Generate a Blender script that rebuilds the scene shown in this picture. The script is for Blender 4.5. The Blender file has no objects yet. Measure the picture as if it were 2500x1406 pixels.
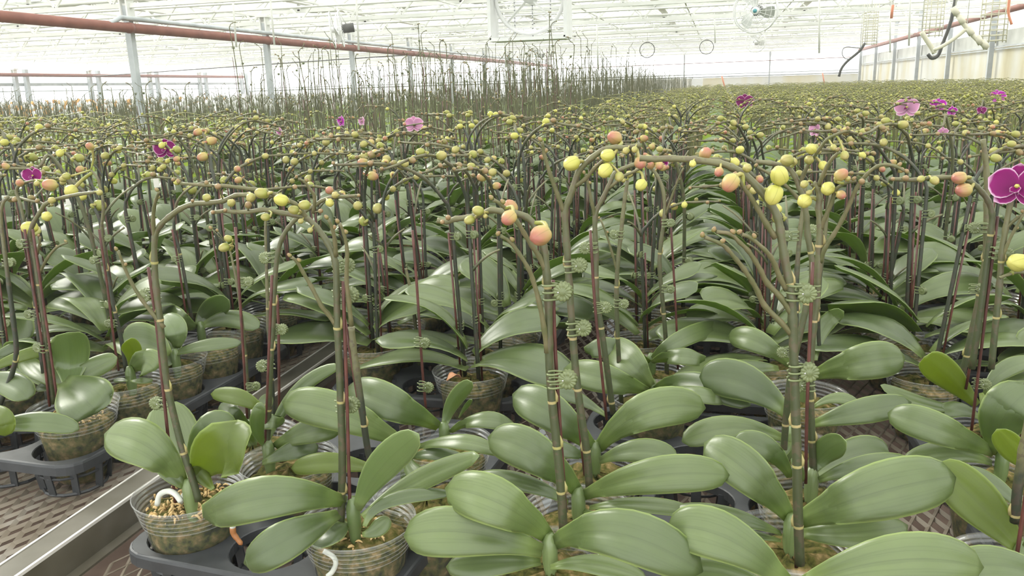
import bpy, math, random
import numpy as np
from math import sin, cos, pi, radians, sqrt, atan2, tan
from mathutils import Vector, Matrix
rnd = random.Random(7)
SC = bpy.context.scene
COL = SC.collection

# ------------------------------------------------------------------ camera, sky, sun, exposure
F_PX = 2000.0
CAM = np.array([0.0, 0.0, 1.35])
YAW, PITCH, ROLL = radians(14.2), radians(13.75), radians(1.7)
_f = np.array([-sin(YAW)*cos(PITCH), cos(YAW)*cos(PITCH), -sin(PITCH)])
_r = np.array([cos(YAW), sin(YAW), 0.0])
_u = np.cross(_r, _f)
CR = _r*cos(ROLL) - _u*sin(ROLL)
CU = _u*cos(ROLL) + _r*sin(ROLL)
CF = _f
cam_data = bpy.data.cameras.new('camera')
cam_data.sensor_width = 36.0
cam_data.lens = 36.0*F_PX/2500.0
cam_data.clip_start = 0.02
cam_data.clip_end = 400
cam = bpy.data.objects.new('camera', cam_data)
COL.objects.link(cam)
cam.matrix_world = Matrix(((CR[0], CU[0], -CF[0], CAM[0]), (CR[1], CU[1], -CF[1], CAM[1]),
                           (CR[2], CU[2], -CF[2], CAM[2]), (0, 0, 0, 1)))
SC.camera = cam

world = bpy.data.worlds.new('overcast_sky')
SC.world = world
world.use_nodes = True
wn = world.node_tree
wn.nodes.clear()
w_out = wn.nodes.new('ShaderNodeOutputWorld')
w_bg = wn.nodes.new('ShaderNodeBackground')
w_geo = wn.nodes.new('ShaderNodeTexCoord')
w_sep = wn.nodes.new('ShaderNodeSeparateXYZ')
w_ramp = wn.nodes.new('ShaderNodeValToRGB')
wn.links.new(w_geo.outputs['Generated'], w_sep.inputs[0])
wn.links.new(w_sep.outputs['Z'], w_ramp.inputs[0])
w_ramp.color_ramp.elements[0].position = 0.0
w_ramp.color_ramp.elements[0].color = (0.97, 0.98, 0.97, 1)
w_ramp.color_ramp.elements[1].position = 0.9
w_ramp.color_ramp.elements[1].color = (1.0, 1.0, 0.96, 1)
wn.links.new(w_ramp.outputs[0], w_bg.inputs[0])
w_bg.inputs[1].default_value = 3.4
wn.links.new(w_bg.outputs[0], w_out.inputs[0])

sun_data = bpy.data.lights.new('sun', 'SUN')
sun_data.energy = 4.5
sun_data.angle = radians(22)
sun_data.color = (1.0, 0.97, 0.88)
sun = bpy.data.objects.new('sun', sun_data)
COL.objects.link(sun)
SUN_FROM = Vector((-0.76, 0.45, 0.55)).normalized()
sun.rotation_euler = SUN_FROM.to_track_quat('Z', 'Y').to_euler()

SC.view_settings.view_transform = 'Standard'
SC.view_settings.look = 'None'
SC.view_settings.exposure = 0.0
SC.view_settings.gamma = 1.0
SC.view_settings.use_curve_mapping = False
cy = SC.cycles
cy.max_bounces = 7
cy.diffuse_bounces = 3
cy.glossy_bounces = 2
cy.transmission_bounces = 4
cy.transparent_max_bounces = 14
cy.use_denoising = True
cy.use_adaptive_sampling = True
cy.adaptive_threshold = 0.03
cy.caustics_reflective = False
cy.caustics_refractive = False

# ------------------------------------------------------------------ picture point -> place
def ray(x, y): return CF + CR*((x-1250.0)/F_PX) - CU*((y-703.0)/F_PX)
def atz(x, y, z):
    r = ray(x, y); return CAM + r*((z-CAM[2])/r[2])
def aty(x, y, Y):
    r = ray(x, y); return CAM + r*(Y/r[1])
def proj(p):
    d = np.asarray(p, float) - CAM
    z = d@CF
    return 1250+F_PX*(d@CR)/z, 703-F_PX*(d@CU)/z, z

# ------------------------------------------------------------------ materials
def mat(name):
    m = bpy.data.materials.new(name); m.use_nodes = True
    nt = m.node_tree; nt.nodes.clear()
    out = nt.nodes.new('ShaderNodeOutputMaterial')
    return m, nt, out
def N(nt, t, **kw):
    n = nt.nodes.new(t)
    for k, v in kw.items():
        if k.startswith('i_'):
            n.inputs[k[2:].replace('_', ' ')].default_value = v
        else:
            setattr(n, k, v)
    return n
def principled(nt, col, rough, spec=0.5, metal=0.0):
    p = N(nt, 'ShaderNodeBsdfPrincipled')
    if isinstance(col, tuple): p.inputs['Base Color'].default_value = (*col, 1)
    else: nt.links.new(col, p.inputs['Base Color'])
    p.inputs['Roughness'].default_value = rough
    p.inputs['Metallic'].default_value = metal
    p.inputs['Specular IOR Level'].default_value = spec
    return p
def noise(nt, scale, detail=3.0, coord='Object', rough=0.5, stretch=None):
    tc = N(nt, 'ShaderNodeTexCoord')
    n = N(nt, 'ShaderNodeTexNoise')
    n.inputs['Scale'].default_value = scale
    n.inputs['Detail'].default_value = detail
    n.inputs['Roughness'].default_value = rough
    if stretch:
        mp = N(nt, 'ShaderNodeMapping')
        mp.inputs['Scale'].default_value = stretch
        nt.links.new(tc.outputs[coord], mp.inputs[0]); nt.links.new(mp.outputs[0], n.inputs['Vector'])
    else:
        nt.links.new(tc.outputs[coord], n.inputs['Vector'])
    return n.outputs['Fac']
def ramp(nt, fac, stops):
    r = N(nt, 'ShaderNodeValToRGB')
    e = r.color_ramp.elements
    while len(e) < len(stops): e.new(0.5)
    for k, (p, c) in enumerate(stops):
        e[k].position = p; e[k].color = (*c, 1)
    nt.links.new(fac, r.inputs[0])
    return r.outputs[0]
def mixc(nt, fac, a, b, mode='MIX'):
    m = N(nt, 'ShaderNodeMix', data_type='RGBA', blend_type=mode)
    for s, v in ((0, fac), (6, a), (7, b)):
        if isinstance(v, tuple): m.inputs[s].default_value = (*v, 1)
        elif isinstance(v, (int, float)): m.inputs[s].default_value = v
        else: nt.links.new(v, m.inputs[s])
    return m.outputs[2]
def math_(nt, op, a, b=None, c=None):
    m = N(nt, 'ShaderNodeMath', operation=op)
    for k, v in enumerate((a, b, c)):
        if v is None: continue
        if isinstance(v, (int, float)): m.inputs[k].default_value = v
        else: nt.links.new(v, m.inputs[k])
    return m.outputs[0]
def noisy(name, stops, scale, rough, spec=0.4, detail=3, metal=0.0, bump=0.0, stretch=None):
    m, nt, out = mat(name)
    f = noise(nt, scale, detail, stretch=stretch)
    p = principled(nt, ramp(nt, f, stops), rough, spec, metal)
    if bump:
        b = N(nt, 'ShaderNodeBump'); b.inputs['Strength'].default_value = bump
        b.inputs['Distance'].default_value = 0.004
        nt.links.new(f, b.inputs['Height']); nt.links.new(b.outputs[0], p.inputs['Normal'])
    nt.links.new(p.outputs[0], out.inputs[0])
    return m
M = {}
def leaf_mat(name, dark, light, edge, trans, tfac, rough, uv=True):
    m, nt, out = mat(name)
    f = noise(nt, 9.0, 3.0)
    oi = N(nt, 'ShaderNodeObjectInfo')
    f2 = math_(nt, 'ADD', f, math_(nt, 'MULTIPLY_ADD', oi.outputs['Random'], 0.5, -0.25))
    c = ramp(nt, f2, [(0.25, dark), (0.75, light)])
    if uv:
        uvn = N(nt, 'ShaderNodeUVMap'); sp = N(nt, 'ShaderNodeSeparateXYZ')
        nt.links.new(uvn.outputs[0], sp.inputs[0])
        a = math_(nt, 'ABSOLUTE', math_(nt, 'SUBTRACT', sp.outputs[0], 0.5))
        mp = N(nt, 'ShaderNodeMapping'); mp.inputs['Scale'].default_value = (26, 0.9, 1)
        nt.links.new(uvn.outputs[0], mp.inputs[0])
        vn = N(nt, 'ShaderNodeTexNoise'); vn.inputs['Scale'].default_value = 1.0; vn.inputs['Detail'].default_value = 2
        nt.links.new(mp.outputs[0], vn.inputs['Vector'])
        c = mixc(nt, math_(nt, 'MULTIPLY', math_(nt, 'GREATER_THAN', vn.outputs['Fac'], 0.55), 0.26), c, tuple(0.7*x for x in dark))
        mid = math_(nt, 'SUBTRACT', 1.0, math_(nt, 'MINIMUM', math_(nt, 'MULTIPLY', a, 60.0), 1.0))
        c = mixc(nt, math_(nt, 'MULTIPLY', mid, 0.55), c, tuple(0.55*x for x in dark))
        ed = math_(nt, 'MULTIPLY', math_(nt, 'MAXIMUM', math_(nt, 'SUBTRACT', a, 0.455), 0.0), 22.0)
        ba = math_(nt, 'MULTIPLY', math_(nt, 'MAXIMUM', math_(nt, 'SUBTRACT', 0.16, sp.outputs[1]), 0.0), 4.0)
        c = mixc(nt, math_(nt, 'MINIMUM', math_(nt, 'ADD', ed, ba), 0.85), c, edge)
    p = principled(nt, c, rough, 0.72)
    fb = noise(nt, 260.0, 2.0); bp = N(nt, 'ShaderNodeBump'); bp.inputs['Strength'].default_value = 0.12; bp.inputs['Distance'].default_value = 0.001
    nt.links.new(fb, bp.inputs['Height']); nt.links.new(bp.outputs[0], p.inputs['Normal'])
    t = N(nt, 'ShaderNodeBsdfTranslucent'); t.inputs[0].default_value = (*trans, 1)
    mx = N(nt, 'ShaderNodeMixShader'); mx.inputs[0].default_value = tfac
    nt.links.new(p.outputs[0], mx.inputs[1]); nt.links.new(t.outputs[0], mx.inputs[2])
    nt.links.new(mx.outputs[0], out.inputs[0])
    return m
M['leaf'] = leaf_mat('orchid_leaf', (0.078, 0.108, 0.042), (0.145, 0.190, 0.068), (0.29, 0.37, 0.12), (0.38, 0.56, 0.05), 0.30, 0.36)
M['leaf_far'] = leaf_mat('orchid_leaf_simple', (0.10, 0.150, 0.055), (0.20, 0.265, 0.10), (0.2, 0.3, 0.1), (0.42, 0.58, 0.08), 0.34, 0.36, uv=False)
M['leaf_pale'] = leaf_mat('orchid_leaf_pale_sheen', (0.13, 0.18, 0.07), (0.22, 0.28, 0.12), (0.32, 0.40, 0.16), (0.40, 0.56, 0.08), 0.28, 0.30)  # pale leaves; on upright glaring ones the sheen is put into colour
M['leaf_lime'] = leaf_mat('orchid_leaf_lime_backlit', (0.10, 0.14, 0.022), (0.16, 0.215, 0.035), (0.30, 0.38, 0.12), (0.44, 0.54, 0.03), 0.48, 0.42)  # yellow-green of backlit undersides put into the leaf's base colour
def stem_mat(name, low, high, mott, p0, p1):
    m, nt, out = mat(name)
    uvn = N(nt, 'ShaderNodeUVMap'); sp = N(nt, 'ShaderNodeSeparateXYZ')
    nt.links.new(uvn.outputs[0], sp.inputs[0])
    n1 = noise(nt, 110, 4.0)
    f = math_(nt, 'ADD', sp.outputs[1], math_(nt, 'MULTIPLY_ADD', n1, 0.5, -0.25))
    c = ramp(nt, f, [(p0, low), (p1, high)])
    c = mixc(nt, math_(nt, 'MULTIPLY', math_(nt, 'GREATER_THAN', n1, 0.56), 0.5), c, mott)
    p = principled(nt, c, 0.45, 0.45)
    nt.links.new(p.outputs[0], out.inputs[0])
    return m
M['stem'] = stem_mat('flower_stem', (0.046, 0.056, 0.022), (0.125, 0.120, 0.055), (0.090, 0.064, 0.042), 0.15, 0.75)
M['stem_dark'] = stem_mat('flower_stem_dark', (0.026, 0.032, 0.018), (0.115, 0.110, 0.052), (0.055, 0.036, 0.028), 0.40, 0.62)
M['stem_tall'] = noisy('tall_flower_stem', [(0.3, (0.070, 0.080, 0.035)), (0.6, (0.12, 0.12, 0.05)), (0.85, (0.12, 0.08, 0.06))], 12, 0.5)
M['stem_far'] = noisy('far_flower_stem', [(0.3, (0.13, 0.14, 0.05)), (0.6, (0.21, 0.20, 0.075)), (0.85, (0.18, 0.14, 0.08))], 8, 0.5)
M['shoot'] = noisy('side_shoot', [(0.3, (0.085, 0.092, 0.034)), (0.7, (0.14, 0.12, 0.060))], 90, 0.5)
M['bract'] = noisy('dry_bract', [(0.3, (0.26, 0.25, 0.08)), (0.7, (0.36, 0.28, 0.14))], 60, 0.6)
M['stake'] = noisy('stake_wire', [(0.3, (0.050, 0.018, 0.013)), (0.7, (0.105, 0.034, 0.025))], 60, 0.45)
M['clip'] = noisy('clip_plastic', [(0.3, (0.105, 0.130, 0.050)), (0.7, (0.155, 0.185, 0.078))], 60, 0.38, 0.5)
M['spring'] = noisy('clip_spring', [(0.3, (0.7, 0.7, 0.68)), (0.7, (0.8, 0.8, 0.78))], 60, 0.3, metal=0.8)
M['tray'] = noisy('tray_plastic', [(0.3, (0.022, 0.024, 0.026)), (0.7, (0.042, 0.045, 0.048))], 35, 0.48, 0.5, bump=0.1)
M['galv'] = noisy('galvanised_mesh', [(0.25, (0.15, 0.12, 0.085)), (0.55, (0.23, 0.195, 0.15)), (0.8, (0.30, 0.28, 0.25))], 14, 0.55, 0.4)
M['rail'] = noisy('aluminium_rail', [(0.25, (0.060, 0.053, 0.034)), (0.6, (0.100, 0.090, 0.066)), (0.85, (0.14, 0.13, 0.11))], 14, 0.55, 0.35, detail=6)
M['rail_edge_highlight'] = noisy('aluminium_lip_highlight', [(0.3, (0.50, 0.48, 0.44)), (0.7, (0.62, 0.60, 0.56))], 18, 0.35, 0.5)  # highlight line along the rail edges put into a lighter colour
M['white_metal'] = noisy('white_painted_steel', [(0.3, (0.74, 0.75, 0.70)), (0.7, (0.84, 0.84, 0.80))], 3, 0.5)
M['galv_post'] = noisy('galvanised_post', [(0.3, (0.36, 0.39, 0.40)), (0.7, (0.52, 0.55, 0.56))], 5, 0.5)
M['rust'] = noisy('red_oxide_pipe', [(0.3, (0.175, 0.055, 0.032)), (0.7, (0.25, 0.088, 0.056))], 6, 0.5)
M['curtain'] = noisy('shade_cloth', [(0.3, (0.42, 0.44, 0.38)), (0.7, (0.56, 0.58, 0.52))], 10, 0.8)
M['band'] = noisy('grey_gutter', [(0.3, (0.40, 0.41, 0.38)), (0.7, (0.55, 0.56, 0.53))], 3, 0.6)
M['cream'] = noisy('cream_plastic', [(0.3, (0.62, 0.60, 0.46)), (0.7, (0.74, 0.71, 0.58))], 6, 0.5)
M['hose'] = noisy('dark_hose', [(0.3, (0.05, 0.05, 0.045)), (0.7, (0.09, 0.09, 0.08))], 10, 0.5)
M['orange'] = noisy('orange_hose', [(0.3, (0.6, 0.22, 0.12)), (0.7, (0.7, 0.3, 0.18))], 10, 0.6)
M['fan_white'] = noisy('white_fan_paint', [(0.3, (0.78, 0.79, 0.78)), (0.7, (0.86, 0.86, 0.85))], 10, 0.4)
M['fan_blade'] = noisy('grey_fan_blade', [(0.3, (0.45, 0.47, 0.44)), (0.7, (0.58, 0.6, 0.57))], 10, 0.4)
M['teal'] = noisy('teal_hub', [(0.3, (0.08, 0.32, 0.36)), (0.7, (0.12, 0.45, 0.50))], 30, 0.4)
M['floor'] = noisy('earth_floor', [(0.3, (0.11, 0.072, 0.052)), (0.7, (0.22, 0.155, 0.118))], 5, 0.85)
M['root'] = noisy('aerial_root', [(0.3, (0.45, 0.48, 0.42)), (0.7, (0.62, 0.63, 0.58))], 80, 0.7)
M['roottip'] = noisy('root_tip', [(0.3, (0.24, 0.085, 0.03)), (0.7, (0.34, 0.15, 0.05))], 80, 0.4)
M['rootgreen'] = noisy('root_green', [(0.3, (0.30, 0.38, 0.10)), (0.7, (0.40, 0.46, 0.15))], 80, 0.4)
M['chunk'] = noisy('dry_moss', [(0.3, (0.42, 0.27, 0.10)), (0.7, (0.70, 0.52, 0.26))], 60, 0.9)
M['brownleaf'] = noisy('dead_leaf', [(0.3, (0.36, 0.16, 0.08)), (0.7, (0.48, 0.26, 0.14))], 30, 0.6)
M['medium'] = noisy('sphagnum', [(0.34, (0.022, 0.026, 0.008)), (0.46, (0.075, 0.075, 0.018)), (0.58, (0.135, 0.105, 0.038)), (0.74, (0.30, 0.21, 0.10))], 95, 0.95, 0.1, detail=8, bump=1.0)
M['label_paper'] = noisy('plant_tag', [(0.3, (0.75, 0.72, 0.65)), (0.7, (0.82, 0.8, 0.74))], 10, 0.6)
M['white_fl'] = noisy('white_petal', [(0.3, (0.85, 0.85, 0.82)), (0.7, (0.9, 0.9, 0.88))], 10, 0.6)
M['orange_fl'] = noisy('orange_petal', [(0.3, (0.75, 0.35, 0.12)), (0.6, (0.85, 0.5, 0.18)), (0.8, (0.8, 0.35, 0.3))], 2, 0.6)

def bud_mat(name, base, blush, lo, hi):
    m, nt, out = mat(name)
    tc = N(nt, 'ShaderNodeUVMap'); sp = N(nt, 'ShaderNodeSeparateXYZ')
    nt.links.new(tc.outputs[0], sp.inputs[0])
    oi = N(nt, 'ShaderNodeObjectInfo')
    n1 = noise(nt, 60.0, 2.0)
    f = math_(nt, 'ADD', math_(nt, 'MULTIPLY', sp.outputs[1], 0.7), math_(nt, 'MULTIPLY', n1, 0.5))
    c = ramp(nt, f, [(lo, base), (hi, blush)])
    g = math_(nt, 'ABSOLUTE', math_(nt, 'SINE', math_(nt, 'MULTIPLY', sp.outputs[0], 2.5*2*pi)))
    g = math_(nt, 'LESS_THAN', g, 0.12)
    c = mixc(nt, math_(nt, 'MULTIPLY', g, 0.35), c, tuple(x*0.45 for x in base))
    p = principled(nt, c, 0.38, 0.45)
    t = N(nt, 'ShaderNodeBsdfTranslucent'); nt.links.new(c, t.inputs[0])
    mx = N(nt, 'ShaderNodeMixShader'); mx.inputs[0].default_value = 0.2
    nt.links.new(p.outputs[0], mx.inputs[1]); nt.links.new(t.outputs[0], mx.inputs[2])
    nt.links.new(mx.outputs[0], out.inputs[0])
    return m
M['bud_g'] = bud_mat('green_bud', (0.30, 0.32, 0.07), (0.42, 0.36, 0.13), 0.4, 0.9)
M['bud_y'] = bud_mat('yellow_bud', (0.46, 0.46, 0.09), (0.56, 0.52, 0.14), 0.4, 0.9)
M['bud_p'] = bud_mat('blushed_bud', (0.46, 0.42, 0.12), (0.42, 0.16, 0.12), 0.38, 0.92)
M['bud_s'] = bud_mat('small_bud', (0.21, 0.20, 0.06), (0.30, 0.20, 0.10), 0.4, 0.8)

def petal_mat(name, core, rim):
    m, nt, out = mat(name)
    uvn = N(nt, 'ShaderNodeUVMap'); sp = N(nt, 'ShaderNodeSeparateXYZ')
    nt.links.new(uvn.outputs[0], sp.inputs[0])
    n1 = noise(nt, 60.0, 3.0)
    f = math_(nt, 'ADD', sp.outputs[1], math_(nt, 'MULTIPLY_ADD', n1, 0.16, -0.08))
    c = ramp(nt, f, [(0.0, tuple(0.7*x for x in core)), (0.78, core), (0.95, rim)])
    p = principled(nt, c, 0.5, 0.3)
    t = N(nt, 'ShaderNodeBsdfTranslucent'); nt.links.new(c, t.inputs[0])
    mx = N(nt, 'ShaderNodeMixShader'); mx.inputs[0].default_value = 0.4
    nt.links.new(p.outputs[0], mx.inputs[1]); nt.links.new(t.outputs[0], mx.inputs[2])
    nt.links.new(mx.outputs[0], out.inputs[0])
    return m
M['petal_m'] = petal_mat('magenta_petal', (0.30, 0.008, 0.17), (0.80, 0.55, 0.72))
M['petal_v'] = petal_mat('violet_petal', (0.62, 0.03, 0.55), (0.88, 0.60, 0.85))
M['petal_p'] = petal_mat('pink_petal', (0.78, 0.40, 0.62), (0.92, 0.80, 0.86))

def clear_mat(name, tint, haze, alpha):
    m, nt, out = mat(name)
    tr = N(nt, 'ShaderNodeBsdfTransparent'); tr.inputs[0].default_value = (*tint, 1)
    df = N(nt, 'ShaderNodeBsdfDiffuse'); df.inputs[0].default_value = (*haze, 1)
    gl = N(nt, 'ShaderNodeBsdfGlossy'); gl.inputs['Roughness'].default_value = 0.22
    gl.inputs[0].default_value = (0.9, 0.9, 0.9, 1)
    m1 = N(nt, 'ShaderNodeMixShader'); m1.inputs[0].default_value = alpha
    nt.links.new(tr.outputs[0], m1.inputs[1]); nt.links.new(df.outputs[0], m1.inputs[2])
    fr = N(nt, 'ShaderNodeFresnel'); fr.inputs[0].default_value = 1.45
    m2 = N(nt, 'ShaderNodeMixShader')
    nt.links.new(math_(nt, 'MULTIPLY', fr.outputs[0], 0.32), m2.inputs[0])
    nt.links.new(m1.outputs[0], m2.inputs[1]); nt.links.new(gl.outputs[0], m2.inputs[2])
    nt.links.new(m2.outputs[0], out.inputs[0])
    return m
M['clear'] = clear_mat('clear_pot_plastic', (0.96, 0.965, 0.96), (0.55, 0.56, 0.54), 0.05)
M['ridge'] = clear_mat('pot_ridge_plastic', (0.95, 0.95, 0.95), (0.7, 0.71, 0.7), 0.20)
M['glass'] = clear_mat('greenhouse_glass', (0.985, 0.992, 0.988), (0.9, 0.92, 0.9), 0.03)
def poly_mat():
    m, nt, out = mat('stained_wall_sheet')
    f = noise(nt, 1.6, 4.0, stretch=(1, 1, 0.35))
    c = ramp(nt, f, [(0.4, (0.66, 0.66, 0.62)), (0.62, (0.62, 0.59, 0.46)), (0.8, (0.48, 0.43, 0.28))])
    d = principled(nt, c, 0.5, 0.3)
    t = N(nt, 'ShaderNodeBsdfTranslucent'); nt.links.new(c, t.inputs[0])
    mx = N(nt, 'ShaderNodeMixShader'); mx.inputs[0].default_value = 0.45
    nt.links.new(d.outputs[0], mx.inputs[1]); nt.links.new(t.outputs[0], mx.inputs[2])
    nt.links.new(mx.outputs[0], out.inputs[0])
    return m
M['sheet'] = poly_mat()

# ------------------------------------------------------------------ mesh tools
class G:
    """collects geometry: vertices, faces, uv per vertex, material slot per face"""
    def __init__(s): s.V = []; s.F = []; s.U = []; s.K = []; s.n = 0
    def add(s, V, F, U=None, k=0):
        V = np.asarray(V, float)
        s.V.append(V); s.U.append(np.asarray(U, float) if U is not None else np.zeros((len(V), 2)))
        s.F.extend([tuple(i+s.n for i in f) for f in F]); s.K.extend([k]*len(F)); s.n += len(V)
        return s
    def join(s, g, k=None):
        s.V.extend(g.V); s.U.extend(g.U)
        s.F.extend([tuple(i+s.n for i in f) for f in g.F]); s.K.extend(g.K if k is None else [k]*len(g.F)); s.n += g.n
        return s
    def verts(s): return np.concatenate(s.V) if s.V else np.zeros((0, 3))
def link(name, g, mats, parent=None, smooth=True, origin=None):
    me = bpy.data.meshes.new(name)
    V = g.verts()
    if origin is not None: V = V - np.asarray(origin)
    me.from_pydata(V.tolist(), [], g.F)
    if not isinstance(mats, (list, tuple)): mats = [mats]
    for m in mats: me.materials.append(m)
    if len(mats) > 1: me.polygons.foreach_set('material_index', g.K)
    U = np.concatenate(g.U)
    lv = np.zeros(len(me.loops), dtype=np.int32); me.loops.foreach_get('vertex_index', lv)
    uvl = me.uv_layers.new(name='UVMap'); uvl.data.foreach_set('uv', U[lv].ravel())
    if smooth: me.polygons.foreach_set('use_smooth', [True]*len(me.polygons))
    me.update()
    o = bpy.data.objects.new(name, me); COL.objects.link(o)
    if parent is not None: o.parent = parent
    return o
def tag(o, label=None, cat=None, group=None, kind=None):
    if label: o['label'] = label
    if cat: o['category'] = cat
    if group: o['group'] = group
    if kind: o['kind'] = kind
    return o
def empty(name, loc, rz=0.0):
    o = bpy.data.objects.new(name, None); COL.objects.link(o)
    o.location = Vector([float(a) for a in loc]); o.rotation_euler = (0, 0, rz); o.empty_display_size = 0.02
    return o
CH = {}
def kids(o):
    if o.name not in CH: CH[o.name] = list(o.children)
    return CH[o.name]
def copy_tree(o, parent=None):
    c = o.copy(); COL.objects.link(c); c.parent = parent
    for ch in kids(o): copy_tree(ch, c)
    return c

def smooth_path(P, sub=4):
    P = np.asarray(P, float)
    if len(P) < 3: return P
    Q = np.vstack([2*P[0]-P[1], P, 2*P[-1]-P[-2]])
    out = []
    for i in range(1, len(Q)-2):
        p0, p1, p2, p3 = Q[i-1], Q[i], Q[i+1], Q[i+2]
        for j in range(sub):
            t = j/sub
            out.append(0.5*((2*p1)+(-p0+p2)*t+(2*p0-5*p1+4*p2-p3)*t*t+(-p0+3*p1-3*p2+p3)*t**3))
    out.append(P[-1])
    return np.array(out)
def unit(v): return v/(np.linalg.norm(v)+1e-12)
def tube(P, R, n=7, caps=True):
    P = np.asarray(P, float); m = len(P)
    if np.isscalar(R): R = [R]*m
    T = np.gradient(P, axis=0); T /= (np.linalg.norm(T, axis=1)[:, None]+1e-12)
    a = np.array([1.0, 0, 0]) if abs(T[0][0]) < 0.8 else np.array([0, 1.0, 0])
    u = unit(a-T[0]*(a@T[0]))
    V = []; U = []
    for i in range(m):
        u = unit(u-T[i]*(u@T[i])); w = np.cross(T[i], u)
        for j in range(n):
            th = 2*pi*j/n
            V.append(P[i]+R[i]*(cos(th)*u+sin(th)*w)); U.append((j/n, i/(m-1)))
    Fc = [(i*n+j, i*n+(j+1) % n, (i+1)*n+(j+1) % n, (i+1)*n+j) for i in range(m-1) for j in range(n)]
    if caps:
        Fc.append(tuple(range(n-1, -1, -1))); Fc.append(tuple((m-1)*n+j for j in range(n)))
    return G().add(V, Fc, U)
def box(c, s, rot=None):
    c = np.asarray(c, float); h = np.asarray(s, float)/2
    V = np.array([[x, y, z] for z in (-1, 1) for y in (-1, 1) for x in (-1, 1)])*h
    if rot is not None: V = V@np.asarray(rot).T
    V = V+c
    return G().add(V, [(0, 2, 3, 1), (4, 5, 7, 6), (0, 1, 5, 4), (2, 6, 7, 3), (0, 4, 6, 2), (1, 3, 7, 5)])
def bar(a, b, w, h=None):
    a = np.asarray(a, float); b = np.asarray(b, float); h = h or w
    t = unit(b-a); up = np.array([0, 0, 1.0]) if abs(t[2]) < 0.95 else np.array([0, 1.0, 0])
    s = unit(np.cross(t, up)); u = np.cross(s, t)
    V = [p+s*i*w/2+u*j*h/2 for p in (a, b) for (i, j) in ((-1, -1), (1, -1), (1, 1), (-1, 1))]
    return G().add(V, [(3, 2, 1, 0), (4, 5, 6, 7), (0, 1, 5, 4), (1, 2, 6, 5), (2, 3, 7, 6), (3, 0, 4, 7)])
def revolve(prof, n=32, c=(0, 0, 0), uv=False):
    V = []; U = []
    for i, (r, z) in enumerate(prof):
        for j in range(n):
            th = 2*pi*j/n
            V.append((c[0]+r*cos(th), c[1]+r*sin(th), c[2]+z)); U.append((j/n, i/(len(prof)-1)))
    m = len(prof)
    Fc = [(i*n+j, i*n+(j+1) % n, (i+1)*n+(j+1) % n, (i+1)*n+j) for i in range(m-1) for j in range(n)]
    return G().add(V, Fc, U)
def torus(R, r, n=16, k=6, c=(0, 0, 0), ax=2):
    V = []
    for i in range(n):
        a = 2*pi*i/n
        for j in range(k):
            b = 2*pi*j/k
            p = [(R+r*cos(b))*cos(a), (R+r*cos(b))*sin(a), r*sin(b)]
            if ax == 1: p = [p[0], p[2], p[1]]
            if ax == 0: p = [p[2], p[0], p[1]]
            V.append([p[q]+c[q] for q in range(3)])
    Fc = [(i*k+j, ((i+1) % n)*k+j, ((i+1) % n)*k+(j+1) % k, i*k+(j+1) % k) for i in range(n) for j in range(k)]
    return G().add(V, Fc)

# ------------------------------------------------------------------ orchid pieces
def leaf_shape(t):
    if t < 0.56: return 0.27+0.73*sin(pi/2*t/0.56)**1.2
    return max(0.0, 1-((t-0.56)/0.44)**2.15)**0.56
def leaf(P, W, width, fold=0.16, camber=0.16, nx=6, thick=0.0016, closed=True, wave=0.0, ph=0.0):
    """P midrib (n,3), W unit width directions (n,3), one leaf blade with real thickness"""
    n = len(P); T = np.gradient(P, axis=0); T /= (np.linalg.norm(T, axis=1)[:, None]+1e-12)
    top = []; bot = []; U = []
    for i in range(n):
        t = i/(n-1)
        t = 1-(1-t)**1.0
        hw = width/2*leaf_shape(t) if i < n-1 else width*0.03
        w = unit(W[i]-T[i]*(W[i]@T[i])); nn = np.cross(w, T[i])
        if nn[2] < -0.2: nn = -nn
        fb = fold*(1.6-1.0*t)
        for j in range(nx+1):
            s = -1+2*j/nx
            h = hw*(fb*2.0*abs(s)-camber*2.0*s*s)+wave*hw*sin(9*t+ph+2*s)*abs(s)
            p = P[i]+w*hw*s+nn*h
            th = thick*(1.0-0.75*s*s)
            top.append(p+nn*th*0.5); bot.append(p-nn*th*0.5); U.append((j/nx, t))
    k = nx+1
    Fc = [(i*k+j, i*k+j+1, (i+1)*k+j+1, (i+1)*k+j) for i in range(n-1) for j in range(nx)]
    if not closed:
        return G().add(top, Fc, U)
    m = n*k
    Fb = [tuple(m+q for q in reversed(f)) for f in Fc]
    edge = [j for j in range(k)]+[i*k+nx for i in range(1, n)]+[(n-1)*k+j for j in range(nx-1, -1, -1)]+[i*k for i in range(n-2, 0, -1)]
    Fe = [(edge[(q+1) % len(edge)], edge[q], m+edge[q], m+edge[(q+1) % len(edge)]) for q in range(len(edge))]
    return G().add(top+bot, Fc+Fb+Fe, U+U)
def leaf_params(n):
    t = np.linspace(0, 1, n)
    return 1-(1-t)**1.25
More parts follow.
